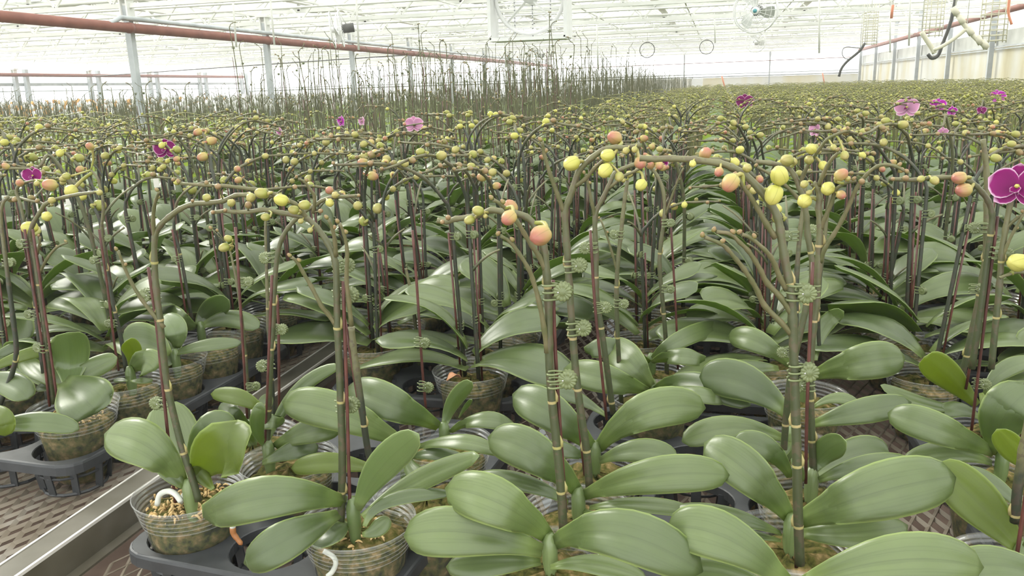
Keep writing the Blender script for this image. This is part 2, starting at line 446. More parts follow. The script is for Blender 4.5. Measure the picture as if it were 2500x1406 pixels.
def bud(c, axis, r, n=10, m=7, k=0):
    """plump bud, groove lines along its length"""
    axis = unit(np.asarray(axis, float)); a = np.array([0, 0, 1.0]) if abs(axis[2]) < 0.9 else np.array([1.0, 0, 0])
    u = unit(np.cross(axis, a)); w = np.cross(axis, u)
    V = []; U = []
    for i in range(m+1):
        v = i/m; th = pi*v
        rr = r*0.88*sin(th)**0.72*(1+0.10*cos(th)) if 0 < i < m else 0.0008
        x = -cos(th)*r*0.98+(0.06*r if i == m else 0)
        for j in range(n):
            ph = 2*pi*j/n
            g = 1-0.10*abs(cos(2.5*ph+1.1*v))**8
            V.append(np.asarray(c)+axis*x+rr*g*(cos(ph)*u+sin(ph)*w)); U.append((j/n, v))
    Fc = [(i*n+j, i*n+(j+1) % n, (i+1)*n+(j+1) % n, (i+1)*n+j) for i in range(m) for j in range(n)]
    Fc.append(tuple(range(n-1, -1, -1))); Fc.append(tuple(m*n+j for j in range(n)))
    return G().add(V, Fc, U, k)
def pedicel(a, c, axis, r, n=5):
    """curved stalk from spike point a to the back of the bud at c"""
    a = np.asarray(a, float); back = np.asarray(c)-unit(np.asarray(axis, float))*r*0.95
    mid = (a+back)/2-unit(np.asarray(axis, float))*r*0.7+np.array([0, 0, r*0.2])
    return tube(smooth_path([a, mid, back], 3), [r*0.24, r*0.22]+[r*0.24]*4+[r*0.34], n)
def petal(c, d, nrm, L, W, cup=0.15, n=6, m=6, k=0, back=0.0):
    d = unit(d); nrm = unit(nrm-d*(nrm@d)); w = np.cross(d, nrm)
    V = []; U = []
    for i in range(n+1):
        t = i/n
        hw = W/2*(sin(pi*min(1, t*0.94+0.06))**0.6)
        for j in range(m+1):
            s = -1+2*j/m
            p = c+d*L*t+w*hw*s+nrm*(cup*L*(0.9*t*t*0.5+0.35*s*s*t)-back*L*t)
            V.append(p); U.append((t, max(t**1.5, abs(s)**2.5)))
    k1 = m+1
    Fc = [(i*k1+j, i*k1+j+1, (i+1)*k1+j+1, (i+1)*k1+j) for i in range(n) for j in range(m)]
    q = len(V)
    V2 = [np.asarray(p)-nrm*0.0006 for p in V]
    return G().add(V+V2, Fc+[tuple(q+x for x in reversed(f)) for f in Fc], U+U, k)
def flower(c, face, R, lod=1.0, openness=1.0):
    """phalaenopsis bloom: three sepals, two broad petals, lip and column"""
    c = np.asarray(c, float); face = unit(np.asarray(face, float)); up = unit(np.array([0, 0, 1.0])-face*face[2])
    rt = np.cross(up, face)
    n = 6 if lod >= 1 else 3
    g = G()
    def D(a): return up*cos(a)+rt*sin(a)
    cup = 0.15+(1-openness)*1.6
    for a, L, W in ((0, 1.0, 0.85), (radians(128), 1.0, 0.75), (radians(-128), 1.0, 0.75)):
        g.join(petal(c-face*0.002, D(a), face, R*L, R*W, cup, n, n))
    for a in (radians(72), radians(-72)):
        g.join(petal(c+face*0.002, D(a), face, R*1.12, R*1.28, cup, n, n))
    for a in (radians(180), radians(140), radians(-140)):
        g.join(petal(c+face*0.004, D(a)*0.7+face*0.7, face, R*0.45, R*0.3, 0.5, 3, 3, k=1))
    g.join(bud(c+face*R*0.14+up*R*0.05, face+up*0.3, R*0.13, 6, 4, k=2))
    return g

CLIP = {}
def clip_geo(lod):
    """daisy-wheel orchid clip: two scalloped discs, three ribs that ring the stem at the origin"""
    if lod in CLIP: return CLIP[lod]
    g = G(); np_ = 14 if lod else 8
    nr = 56 if lod == 2 else (28 if lod == 1 else 12)
    cx, R0 = 0.0135, 0.0092
    for sy, dx in ((-1, 0.0), (1, 0.0)):
        V = [(cx+dx, sy*0.0035, 0)]; rr = (0.22, 0.30, 0.62, 0.92, 1.0) if lod else (0.5, 1.0)
        hh = (0.0014, 0.0002, 0.0010, 0.0010, 0.0) if lod else (0.001, 0.0)
        for q, h in zip(rr, hh):
            for j in range(nr):
                a = 2*pi*j/nr
                sc = abs(cos(np_/2*a))
                r = R0*q*(0.90+0.12*sc if q > 0.5 else 1)
                V.append((cx+dx+r*cos(a), sy*(0.0035+h*(0.4+0.9*sc if q > 0.4 else 1)), r*sin(a)))
        Fc = []
        for j in range(nr):
            Fc.append((0, 1+j, 1+(j+1) % nr))
            for i in range(len(rr)-1):
                Fc.append((1+i*nr+j, 1+(i+1)*nr+j, 1+(i+1)*nr+(j+1) % nr, 1+i*nr+(j+1) % nr))
        b = len(V); V.append((cx+dx, sy*0.0020, 0))
        o0 = 1+(len(rr)-1)*nr
        for j in range(nr): Fc.append((b, o0+(j+1) % nr, o0+j))
        g.add(V, Fc)
    for z in ((-0.0068, -0.0, 0.0068) if lod else (-0.006, 0.006)):
        for sy in (-1, 1):
            P = []
            for q in range(7 if lod else 4):
                t = q/(6 if lod else 3)
                a = t*radians(150)
                P.append((0.0055*cos(a)-0.0005 if q else 0.0085, sy*(0.0032+0.0028*sin(min(a, pi/2))) if q < (5 if lod else 3) else sy*(0.0060*sin(a)+0.0005), z))
            g.join(tube(P, 0.0011, 6 if lod == 2 else 4))
    if lod == 2:
        g.join(torus(0.0035, 0.0006, 14, 5, (cx-0.006, 0, 0), 0), k=1)
        g.join(tube([(cx-0.004, -0.0045, 0), (cx-0.004, 0.0045, 0)], 0.0009, 5), k=1)
    CLIP[lod] = g
    return g
def clip_at(p, az, lod=2, s=1.0, tilt=0.0):
    g0 = clip_geo(lod); g = G()
    c, si = cos(az), sin(az)
    Rz = np.array([[c, -si, 0], [si, c, 0], [0, 0, 1]])
    Rt = np.array([[cos(tilt), 0, sin(tilt)], [0, 1, 0], [-sin(tilt), 0, cos(tilt)]])
    for V, U in zip(g0.V, g0.U): g.V.append((V*s)@Rt.T@Rz.T+np.asarray(p)); g.U.append(U)
    g.F = list(g0.F); g.K = list(g0.K); g.n = g0.n
    return g

POT_H = 0.110
def pot_geo(n=36):
    prof = [(0.001, 0.0), (0.036, 0.0), (0.0385, 0.003), (0.0515, 0.078)]
    k = []
    g = revolve(prof, n)
    r2 = [(0.0515, 0.078)]
    for q in range(5):
        z = 0.080+q*0.0055
        r2 += [(0.0518+q*0.0014, z), (0.0534+q*0.0014, z+0.0012), (0.0534+q*0.0014, z+0.0022), (0.0524+q*0.0014, z+0.0034)]
    r2 += [(0.0595, 0.108), (0.0612, POT_H), (0.0600, POT_H+0.0005)]
    a = revolve(r2, n)
    a.K = [1 if (f[0]//n) % 4 in (1, 2) or f[0]//n > 19 else 0 for f in a.F]
    g.join(a)
    return g
def medium_geo(n=30, seed=0, fill=0.088):
    r = random.Random(seed); g = G()
    prof = [(0.001, 0.002), (0.0355, 0.002), (0.0388, 0.010), (0.0465, 0.055), (0.0505, fill-0.006), (0.048, fill), (0.034, fill+0.004), (0.018, fill+0.006), (0.001, fill+0.007)]
    g = revolve(prof, n)
    V = g.V[0]
    for i in range(len(V)):
        k = i//n
        if k >= 4: V[i][2] += r.uniform(-0.004, 0.005)
        if 1 < k < 5:
            s = 1-r.uniform(0, 0.03); V[i][0] *= s; V[i][1] *= s
    return g
def chunks(c, rad, count, seed):
    r = random.Random(seed); g = G()
    for _ in range(count):
        a = r.uniform(0, 2*pi); d = rad*sqrt(r.random())
        p = np.array([c[0]+d*cos(a), c[1]+d*sin(a), c[2]+r.uniform(-0.002, 0.004)])
        s = r.uniform(0.001, 0.0032)
        q = unit(np.array([r.gauss(0, 1), r.gauss(0, 1), r.gauss(0, .5)]))
        g.join(tube(smooth_path([p-q*s*1.6, p+np.array([0, 0, s*0.8]), p+q*s*1.6], 2), [s*0.25, s*.5, s*.55, s*.5, s*0.15][:5], 4))
    return g

# ------------------------------------------------------------------ foreground orchids, each traced one by one
BENCH_Z = 0.80
def to3(p, Y): return aty(p[0], p[1], Y)
def px_scale(P):
    return proj(P)[2]/F_PX
POTG = pot_geo(36); MEDG = [medium_geo(30, s) for s in range(3)]
def shared(name, g, mats, smooth=True):
    """a mesh made once and used by many objects"""
    o = link(name, g, mats, None, smooth); me = o.data; bpy.data.objects.remove(o); return me
POT_ME = shared('pot', POTG, [M['clear'], M['ridge']])
MED_ME = [shared('potting_moss', g, M['medium']) for g in MEDG]
def use(name, me, parent, rz=0.0):
    o = bpy.data.objects.new(name, me); COL.objects.link(o); o.parent = parent; o.rotation_euler = (0, 0, rz); return o

def radii(n, r0, r1, bumps=None, seed=0):
    t = np.linspace(0, 1, n); R = r0+(r1-r0)*t
    return R
def bract_geo(P, R, i, flip=1):
    T = unit(P[min(i+1, len(P)-1)]-P[max(i-1, 0)]); r = R[i]
    a = P[i]-T*0.0016; b = P[i]+T*0.0010; c = P[i]+T*0.007
    g = tube([a, P[i], b], [r*1.03, r*1.07, r*1.04], 9, caps=False)
    s = unit(np.cross(T, np.array([0, 1.0, 0])))*flip
    g.join(tube([P[i]+s*r*1.0, P[i]+s*r*1.15+T*0.005, P[i]+s*r*0.95+T*0.011], [r*0.45, r*0.38, r*0.08], 5))
    return g
SPIKES = []
def hero(crown, label, leaves=(), spikes=(), pot=None, zb=0.925, bz=BENCH_Z, mats=None, medium=0, extra=None, group=None, stem_stub=True):
    C = atz(crown[0], crown[1], zb)
    if pot is None: pc = np.array([C[0], C[1]])
    elif len(pot) == 3: pc = np.array(pot[:2])
    else: pc = atz(pot[0], pot[1], bz+0.005+POT_H)[:2]
    O = np.array([pc[0], pc[1], bz+0.005])
    root = empty('potted_orchid', O)
    tag(root, label, 'orchid', group)
    use('pot', POT_ME, root, rnd.uniform(0, 6)); use('potting_moss', MED_ME[medium], root, rnd.uniform(0, 6))
    if stem_stub:
        g = tube(smooth_path([np.array([C[0], C[1], O[2]+0.075]), np.array([C[0], C[1], (C[2]+O[2]+0.09)/2]), C+np.array([0, 0, 0.012])], 3), [0.006]*3+[0.0075]*3+[0.004], 8)
        link('crown', g, M['leaf_pale'], root, origin=O)
    for L in leaves:
        b, m, t, wpx, k = L[:5]
        o = dict(zm=zb+0.040, zt=zb+0.030, zb=zb, mat='leaf', fold=0.16, camber=0.16, n=13)
        if len(L) > 5: o.update(L[5])
        B, Mi, T = atz(b[0], b[1], o['zb']), atz(m[0], m[1], o['zm']), atz(t[0], t[1], o['zt'])
        if 'Y' in o: B, Mi, T = aty(*b, o['Y'][0]), aty(*m, o['Y'][1]), aty(*t, o['Y'][2])
        ctrl = 2*Mi-0.5*(B+T)
        tt = leaf_params(o['n'])
        P = np.array([(1-x)**2*B+2*x*(1-x)*ctrl+x*x*T for x in tt])
        ln = float(np.sum(np.linalg.norm(np.diff(P, axis=0), axis=1)))
        Tn = np.gradient(P, axis=0)
        Ws = []
        for i in range(len(P)):
            tn = unit(Tn[i]); view = unit(P[i]-CAM)
            H = np.cross(tn, [0, 0, 1.0]); H = unit(H)
            Cc = unit(np.cross(tn, view))
            if H@Cc < 0: H = -H
            Ws.append(unit((1-k)*H+k*Cc))
        i = len(P)//2
        view = unit(P[i]-CAM); wv = Ws[i]-view*(Ws[i]@view)
        width = wpx*px_scale(P[i])/max(0.3, np.linalg.norm(wv))
        if DEBUG: print('  leaf len %.3f width %.3f  %s' % (ln, width, label[:30]))
        width = min(width, 0.115)
        link('leaf', leaf(P, np.array(Ws), width, o['fold'], o['camber'], 8, wave=0.05, ph=rnd.uniform(0, 6)), M[o['mat']], root, origin=O)
    for S in spikes:
        Y0 = C[1]+S.get('dY', 0.0)
        dy = S.get('dy', 0.0)
        pts = S['p']
        P = np.array([to3(p, Y0+dy*i/(len(pts)-1)) for i, p in enumerate(pts)])
        P = smooth_path(P, 4)
        r0 = S.get('r', 0.0042)*0.80; r1 = S['r1']*0.85 if 'r1' in S else r0*0.5
        nP = len(P); seg = np.concatenate([[0], np.cumsum(np.linalg.norm(np.diff(P, axis=0), axis=1))]); seg /= seg[-1]
        R = r0+(r1-r0)*seg**1.6
        for i in range(nP):
            if i % 4 == 0 and seg[i] > 0.45: R[i] *= 1.18
        sp = link('flower_spike', tube(P, R, 9), M[S.get('mat', 'stem')], root, origin=O)
        scr = [proj(p)[:2] for p in P]
        paths = [(P, scr)]
        for fr in S.get('nodes', (0.1, 0.24, 0.40)):
            i = int(np.argmin(abs(seg-fr))); i = min(max(i, 1), nP-2)
            link('bract', bract_geo(P, R, i, rnd.choice((-1, 1))), M['bract'], sp, origin=O)
        for sh in S.get('shoots', ()):
            Q = np.array([to3(p, Y0+dy*0.4-0.004*i) for i, p in enumerate(sh)])
            Q = smooth_path(Q, 3)
            j = len(Q); rr = np.linspace(r0*0.56, r0*0.34, j)
            for i in range(j):
                if i % 3 == 0: rr[i] *= 1.2
            link('side_shoot', tube(Q, rr, 7), M['shoot'], sp, origin=O)
            paths.append((Q, [proj(p)[:2] for p in Q]))
            for q in (0, 1):
                e = Q[-1-q*3]; link('bud', bud(e+np.array([0.002*(q*2-1), 0, 0.002]), np.array([rnd.uniform(-1, 1), -0.3, 0.8]), r0*0.55, 7, 5), M['bud_s'], sp, origin=O)
        for bd in S.get('buds', ()):
            x, y, rp, kd = bd[:4]
            best = None
            for PP, sc_ in paths:
                for p, s in zip(PP, sc_):
                    d = (s[0]-x)**2+(s[1]-y)**2
                    d = abs(sqrt(d)-rp*1.2)
                    if best is None or d < best[0]: best = (d, p)
            a = best[1]
            off = bd[5] if len(bd) > 5 else -0.012
            c = to3((x, y), a[1]+off); r = rp*px_scale(c)
            ax = unit(c-a) if len(bd) < 5 or bd[4] is None else np.array(bd[4], float)
            if kd in ('bud_y', 'bud_g', 'bud_p') and (len(bd) < 5 or bd[4] is None):
                ax = unit(ax+np.array([rnd.uniform(-.5, .5), -0.5, rnd.uniform(-.5, .3)]))
            bo = link('bud', bud(c, ax, r, 20 if rp > 9 else 10, 10 if rp > 9 else 6), M[kd], sp, origin=O)
            link('pedicel', pedicel(a, c, ax, r, 6), M['bud_g'] if kd != 'bud_s' else M['stem'], sp, origin=O)
        for fl in S.get('flowers', ()):
            x, y, rp, face, kd = fl[:5]
            c = to3((x, y), Y0-0.02); r = rp*px_scale(c)
            link('flower', flower(c, face, r, 1.0, fl[5] if len(fl) > 5 else 1.0), [M[kd], M['petal_m'], M['bud_y']], sp, origin=O)
            d = [np.linalg.norm(p-c) for p in P]; a = P[int(np.argmin(d))]
            link('pedicel', tube(smooth_path([a, (a+c)/2+np.array([0, 0.01, 0.008]), c-unit(np.array(face, float))*0.004], 3), 0.0017, 6), M['bud_g'], sp, origin=O)
    return root, O
def stake(root, O, pts, Y, r=0.0018, dy=0.0):
    P = np.array([to3(p, Y+dy*i) for i, p in enumerate(pts)])
    link('stake', tube(smooth_path(P, 3), r, 7), M['stake'], root, origin=O)
def clipp(root, O, p, Y, az=0.0, s=1.0, lod=2):
    link('clip', clip_at(to3(p, Y), az, lod, s*0.80, rnd.uniform(-.12, .12)), [M['clip'], M['spring']], root, origin=O)

DEBUG = False
ys = lambda p, z=0.925: float(atz(p[0], p[1], z)[1])
PI_ = pi
HERO_XY = []
def H(*a, **k):
    r, O = hero(*a, **k); HERO_XY.append((O[0], O[1])); return r, O

# --- corner pot at the front of the tray, left
r_, O = H((462, 1195), 'potted orchid in front left corner of the nearest black tray, white roots over its rim',
 [((446, 1185), (362, 1092), (256, 1060), 112, .75, dict(zm=.985, zt=.985)),
  ((455, 1190), (432, 1085), (394, 985), 118, .9, dict(Y=(.75, .80, .83), camber=.05, fold=.08)),
  ((462, 1140), (510, 1045), (575, 1052), 72, .7, dict(zm=.98, zt=.97)),
  ((488, 1165), (530, 1104), (600, 1092), 132, .9, dict(zm=.985, zt=1.01, camber=.16, fold=.0, mat='leaf_lime')),
  ((452, 1190), (415, 1150), (388, 1100), 52, .8, dict(zm=.95, zt=.965)),
  ((520, 1195), (495, 1165), (470, 1140), 38, .8, dict(zm=.94, zt=.955, mat='leaf_lime'))],
 [dict(p=[(485, 1222), (470, 1170), (448, 1105), (428, 1030), (410, 950), (398, 860), (390, 780), (381, 702), (377, 640), (378, 580), (392, 550), (413, 530), (440, 510), (470, 498), (510, 495), (545, 490), (575, 477), (600, 476), (632, 480), (665, 478)],
       r=.0050, r1=.0024, mat='stem', nodes=(.12, .3, .46, .60),
       shoots=[[(378, 580), (374, 545), (376, 508), (382, 485), (388, 468)], [(400, 800), (372, 765), (345, 730), (321, 690), (303, 650), (288, 612)]],
       buds=[(505, 482, 11, 'bud_g', (1, -.4, .1)), (565, 495, 11, 'bud_g', (.8, -.4, .5)), (642, 472, 15, 'bud_g', (-1, -.3, 0)), (533, 455, 8, 'bud_s'), (612, 483, 13, 'bud_g'), (470, 490, 5, 'bud_s')])],
 pot=(460, 1195), zb=.93, medium=0)
Yh = O[1]
stake(r_, O, [(429, 1238), (412, 1080), (396, 930), (382, 790), (362, 652)], Yh-.012)
clipp(r_, O, (402, 985), Yh-.006, PI_, 1.0); clipp(r_, O, (378, 718), Yh-.006, PI_, 1.05)
oc = np.array([*O[:2], O[2]+.094])
link('moss_tuft', chunks(oc, .046, 220, 3), M['chunk'], r_, origin=O)
link('aerial_root', tube(smooth_path([to3(p, Yh-.03) for p in ((384, 1232), (390, 1208), (410, 1199), (428, 1206), (442, 1224))], 4), .0032, 8), M['root'], r_, origin=O)
link('aerial_root', tube(smooth_path([to3(p, Yh-.01) for p in ((455, 1200), (446, 1212), (440, 1230))], 4), .0028, 8), M['root'], r_, origin=O)
ar = link('aerial_root', tube(smooth_path([to3(p, Yh-.045) for p in ((560, 1235), (568, 1255), (569, 1275), (568, 1288))], 4), .0032, 8), M['root'], r_, origin=O)
link('root_tip', tube(smooth_path([to3(p, Yh-.045) for p in ((568, 1287), (570, 1302), (579, 1315), (591, 1330))], 4), [.0033]*4+[.003]*4+[.0026]*4+[.001], 8), M['roottip'], ar, origin=O)

# --- second pot, front tray
r_, O = H((862, 1240), 'potted orchid beside the empty tray pocket, one upright pale leaf, two long arching spikes',
 [((845, 1225), (672, 1212), (497, 1262), 108, .85, dict(zb=.94, zm=.98, zt=.935)),
  ((825, 1255), (712, 1312), (597, 1376), 98, .8, dict(zb=.935, zm=.95, zt=.92)),
  ((872, 1245), (925, 1148), (1022, 1060), 82, .95, dict(zm=.99, zt=1.05, camber=.02, fold=.04, mat='leaf_pale')),  # sun glare on this leaf put into its paler colour
  ((885, 1262), (1010, 1180), (1170, 1112), 56, .65, dict(zm=.965, zt=1.02)),
  ((890, 1285), (955, 1222), (1105, 1205), 34, .5, dict(zm=.955, zt=.965)),
  ((885, 1305), (920, 1292), (948, 1262), 42, .8, dict(zb=.915, zm=.92, zt=.93)),
  ((845, 1275), (810, 1300), (770, 1310), 60, .4, dict(zb=.915, zm=.92, zt=.912))],
 [dict(p=[(831, 1298), (835, 1200), (836, 1100), (832, 980), (828, 880), (824, 800), (822, 713), (819, 642), (800, 593), (774, 556), (748, 532), (716, 524), (690, 520), (663, 515), (640, 512), (606, 517), (570, 517), (549, 515), (518, 519)],
       r=.0052, r1=.0022, nodes=(.1, .33, .5),
       shoots=[[(748, 532), (735, 512), (720, 498), (696, 485), (672, 475), (645, 467), (618, 462), (585, 458), (549, 454), (500, 452), (441, 448)],
               [(820, 793), (800, 765), (785, 747), (760, 699), (740, 665), (726, 640), (712, 628)],
               [(820, 625), (818, 590), (812, 560), (802, 535)], [(858, 795), (852, 735), (846, 680), (848, 616), (840, 571), (829, 545)]],
       buds=[(717, 512, 13, 'bud_g', (-1, -.4, .2)), (743, 500, 14, 'bud_g', (-1, -.4, 0)), (648, 530, 11, 'bud_g', (-1, -.3, 0)), (757, 562, 8, 'bud_g'), (606, 500, 10, 'bud_s'), (734, 540, 8, 'bud_g'), (686, 488, 17, 'bud_y', (-.8, -.5, .3)), (637, 471, 15, 'bud_g', (-1, -.4, .2)), (532, 455, 9, 'bud_s'), (550, 513, 6, 'bud_s'), (520, 518, 6, 'bud_s')]),
  dict(p=[(905, 1130), (895, 1080), (883, 990), (870, 900), (862, 840), (858, 798)], dY=+.06, r=.0046, r1=.0040, mat='stem_dark', nodes=(.3,))],
 pot=(873, 1268), zb=.935, medium=1)
Yh = O[1]
stake(r_, O, [(858, 1325), (852, 1150), (848, 1000), (843, 850), (838, 687)], Yh-.014)
stake(r_, O, [(900, 1120), (872, 960), (842, 780)], Yh+.05)
clipp(r_, O, (828, 722), Yh-.003, -.1, 1.15); clipp(r_, O, (832, 988), Yh-.003, .05, 1.1); clipp(r_, O, (822, 650), Yh+.01, .6, 1.0)
link('moss_tuft', chunks(np.array([*O[:2], O[2]+.092]), .03, 60, 5), M['chunk'], r_, origin=O)
link('aerial_root', tube(smooth_path([to3(p, Yh-.055) for p in ((790, 1345), (812, 1358), (820, 1375), (812, 1395), (800, 1406))], 4), .0026, 7), M['root'], r_, origin=O)

# --- behind the corner pot
r_, O = H((655, 1095), 'potted orchid directly behind the corner pot, long narrow leaf arching up to the right',
 [((650, 1085), (722, 960), (828, 893), 36, .7, dict(zm=.99, zt=1.03)),
  ((650, 1012), (590, 972), (515, 962), 42, .8, dict(zb=.96, zm=.985, zt=.98, mat='leaf_lime')),
  ((648, 1092), (628, 1040), (640, 982), 36, .8, dict(zm=.97, zt=1.0)),
  ((670, 1090), (755, 1052), (832, 1042), 66, .8, dict(zm=.96, zt=.96)),
  ((642, 1130), (715, 1100), (776, 1088), 48, .7, dict(zb=.915, zm=.935, zt=.93)),
  ((620, 1085), (600, 1070), (575, 1085), 34, .7, dict(zm=.95, zt=.94))],
 [dict(p=[(652, 1108), (656, 1000), (660, 900), (666, 800), (671, 685), (679, 615), (690, 580), (704, 556), (722, 535), (745, 515), (768, 502), (785, 490), (805, 483), (840, 480), (876, 477)], r=.0046, nodes=(.15, .36, .5),
       shoots=[[(765, 520), (768, 480), (757, 463), (745, 445), (728, 436)]],
       buds=[(818, 476, 10, 'bud_g'), (805, 495, 12, 'bud_y'), (783, 515, 7, 'bud_s'), (876, 477, 5, 'bud_s')]),
  dict(p=[(672, 1100), (668, 1000), (662, 900), (655, 800), (652, 700), (648, 560), (652, 520)], dY=+.14, r=.0038, mat='stem_dark', nodes=(.3, .6))],
 pot=(705, 1120), zb=.93, medium=2)
Yh = O[1]
stake(r_, O, [(646, 1128), (656, 880), (664, 672)], Yh-.01); stake(r_, O, [(682, 1040), (680, 800), (676, 720)], Yh+.03)
clipp(r_, O, (667, 628), Yh, PI_, .95); clipp(r_, O, (660, 892), Yh, PI_, 1.0); clipp(r_, O, (670, 804), Yh, .1, .9)

# --- its neighbour leaning left
r_, O = H((612, 1045), 'potted orchid with two small yellow buds low on a thin spike, left of centre',
 [((610, 1040), (570, 1010), (540, 985), 40, .8), ((615, 1045), (650, 1030), (690, 1035), 40, .6), ((612, 1040), (640, 1000), (655, 960), 36, .9)],
 [dict(p=[(608, 1050), (602, 900), (590, 780), (580, 702), (570, 650), (563, 618), (556, 600)], dY=+.1, r=.0034, nodes=(.4,),
       buds=[(547, 604, 13, 'bud_g', (-.7, -.6, -.2)), (557, 582, 10, 'bud_g', (-.6, -.5, .4)), (514, 556, 5, 'bud_s'), (530, 562, 4, 'bud_s')])], zb=.925)
stake(r_, O, [(605, 1048), (594, 860), (575, 555)], O[1]+.005); clipp(r_, O, (591, 688), O[1]+.01, .1, .85); clipp(r_, O, (608, 945), O[1], .5, .8)

# --- hidden pot behind the glaring leaf
r_, O = H((985, 1100), 'potted orchid without its own spike, broad leaf spreading left behind the front two-branched spike',
 [((985, 1085), (835, 1010), (690, 981), 96, .85, dict(zm=.99, zt=.99)),
  ((1000, 1100), (1112, 1078), (1226, 1107), 40, .5, dict(zm=.975, zt=.96)),
  ((1000, 1120), (1060, 1108), (1150, 1128), 34, .6, dict(zm=.95, zt=.94)),
  ((930, 1150), (812, 1130), (712, 1143), 52, .7, dict(zm=.945, zt=.93, mat='leaf_lime')),
  ((990, 1110), (1010, 1150), (1050, 1180), 44, .6, dict(zm=.93, zt=.92))],
 [], pot=(1040, 1190), zb=.93, medium=0)
# --- plant with the small upright leaf
r_, O = H((1085, 1052), 'potted orchid with a small bright upright leaf between two large flat ones',
 [((1072, 1042), (955, 985), (850, 945), 92, .85, dict(zm=.985, zt=.985)),
  ((1083, 1050), (1105, 985), (1152, 932), 40, .95, dict(zm=.965, zt=1.01, camber=.02, mat='leaf_pale')),  # bright gloss of this small leaf painted as a paler tone
  ((1100, 1055), (1175, 1025), (1262, 1045), 42, .55, dict(zm=.965, zt=.95)),
  ((1120, 1020), (1136, 995), (1152, 975), 12, .9, dict(zb=.94, zm=.955, zt=.97))],
 [dict(p=[(1042, 1020), (1034, 960), (1025, 900), (1019, 851), (1013, 780), (1003, 714), (994, 670), (991, 655)], dY=+.42, r=.0044, r1=.003, mat='stem', nodes=(.25, .5))], zb=.93)
Yh = O[1]
clipp(r_, O, (1020, 835), Yh+.05, -.05, .95); clipp(r_, O, (1028, 943), Yh+.03, -.05, .95); stake(r_, O, [(1040, 1000), (1031, 900), (1018, 700), (1007, 562)], Yh+.06)

# --- centre front
r_, O = H((1342, 1330), 'potted orchid front and centre, the largest pinkish bud hanging before its spike',
 [((1345, 1318), (1225, 1232), (1088, 1192), 122, .85, dict(zm=.99, zt=.985)),
  ((1322, 1345), (1140, 1300), (987, 1309), 122, .85, dict(zm=.96, zt=.945)),
  ((1350, 1330), (1500, 1300), (1715, 1395), 128, .85, dict(zm=.985, zt=.955)),
  ((1318, 1372), (1205, 1375), (1090, 1384), 66, .7, dict(zb=.915, zm=.925, zt=.915)),
  ((1345, 1385), (1450, 1378), (1580, 1415), 50, .6, dict(zb=.915, zm=.925, zt=.915))],
 [dict(p=[(1376, 1300), (1370, 1200), (1360, 1090), (1348, 980), (1342, 900), (1340, 840), (1339, 735), (1335, 670), (1327, 601), (1307, 553), (1285, 530), (1256, 520), (1228, 517), (1199, 513), (1176, 523), (1142, 531), (1114, 534), (1090, 541), (1068, 538)],
       r=.0053, r1=.0028, nodes=(.1, .24, .34, .62), dy=-.01,
       shoots=[[(1336, 860), (1328, 800), (1316, 735), (1300, 680), (1290, 655), (1267, 618), (1245, 590), (1222, 576)],
               [(1332, 660), (1316, 625), (1299, 600), (1279, 568), (1262, 540), (1240, 515), (1222, 498), (1205, 488)]],
       buds=[(1319, 575, 29, 'bud_p', (-.35, -.8, -.1), -.03), (1242, 532, 21, 'bud_p', (-.3, -.8, -.3), -.022), (1246, 506, 20, 'bud_p', (-.2, -.3, .6), .004), (1167, 514, 14, 'bud_g', (-.9, -.3, .3)), (1146, 537, 13, 'bud_g', (-.8, -.5, -.3)), (1094, 531, 8, 'bud_s'), (1080, 542, 7, 'bud_s'), (1185, 528, 7, 'bud_g')])],
 zb=.93, medium=1)
Yh = O[1]
stake(r_, O, [(1381, 1250), (1371, 1100), (1359, 920), (1353, 800), (1350, 684)], Yh+.004)
clipp(r_, O, (1340, 712), Yh-.008, 0, 1.15); clipp(r_, O, (1352, 927), Yh-.012, 0, 1.15)

r_, O = H((1412, 1215), 'potted orchid behind the centre front one, its stout spike forking into yellow-green buds',
 [((1416, 1208), (1310, 1110), (1192, 1068), 104, .85, dict(zm=.99, zt=.99)),
  ((1420, 1212), (1590, 1162), (1780, 1160), 94, .85, dict(zm=.985, zt=.985)),
  ((1385, 1228), (1280, 1180), (1150, 1166), 48, .6, dict(zm=.955, zt=.95)),
  ((1440, 1240), (1560, 1232), (1700, 1250), 40, .5, dict(zm=.945, zt=.935)),
  ((1420, 1245), (1500, 1265), (1590, 1250), 34, .4, dict(zb=.915, zm=.925, zt=.92))],
 [dict(p=[(1439, 1190), (1432, 1100), (1417, 1000), (1405, 900), (1397, 800), (1390, 700), (1384, 600), (1379, 520), (1388, 490), (1399, 460), (1414, 416), (1445, 385), (1473, 366), (1504, 360), (1528, 361), (1563, 354)],
       r=.0052, r1=.003, nodes=(.1, .26, .42, .6),
       shoots=[[(1378, 520), (1363, 479), (1344, 428), (1328, 373), (1324, 345)], [(1402, 456), (1430, 436), (1452, 410), (1480, 385)]],
       buds=[(1395, 399, 21, 'bud_y', (-.6, -.6, -.2)), (1483, 379, 18, 'bud_y', (-.6, -.6, 0)), (1477, 417, 20, 'bud_y', (-.3, -.8, -.3)), (1563, 398, 17, 'bud_p', (.2, -.8, -.3)), (1512, 432, 13, 'bud_g', (0, -.8, -.4)), (1528, 368, 10, 'bud_g'), (1500, 336, 19, 'bud_p', (-.5, -.6, .3), .02), (1549, 365, 9, 'bud_g')])],
 zb=.93)
Yh = O[1]
clipp(r_, O, (1389, 650), Yh-.005, 0, 1.0); clipp(r_, O, (1396, 802), Yh-.005, 0, 1.1); stake(r_, O, [(1428, 1160), (1408, 960), (1397, 760), (1390, 640)], Yh+.012)

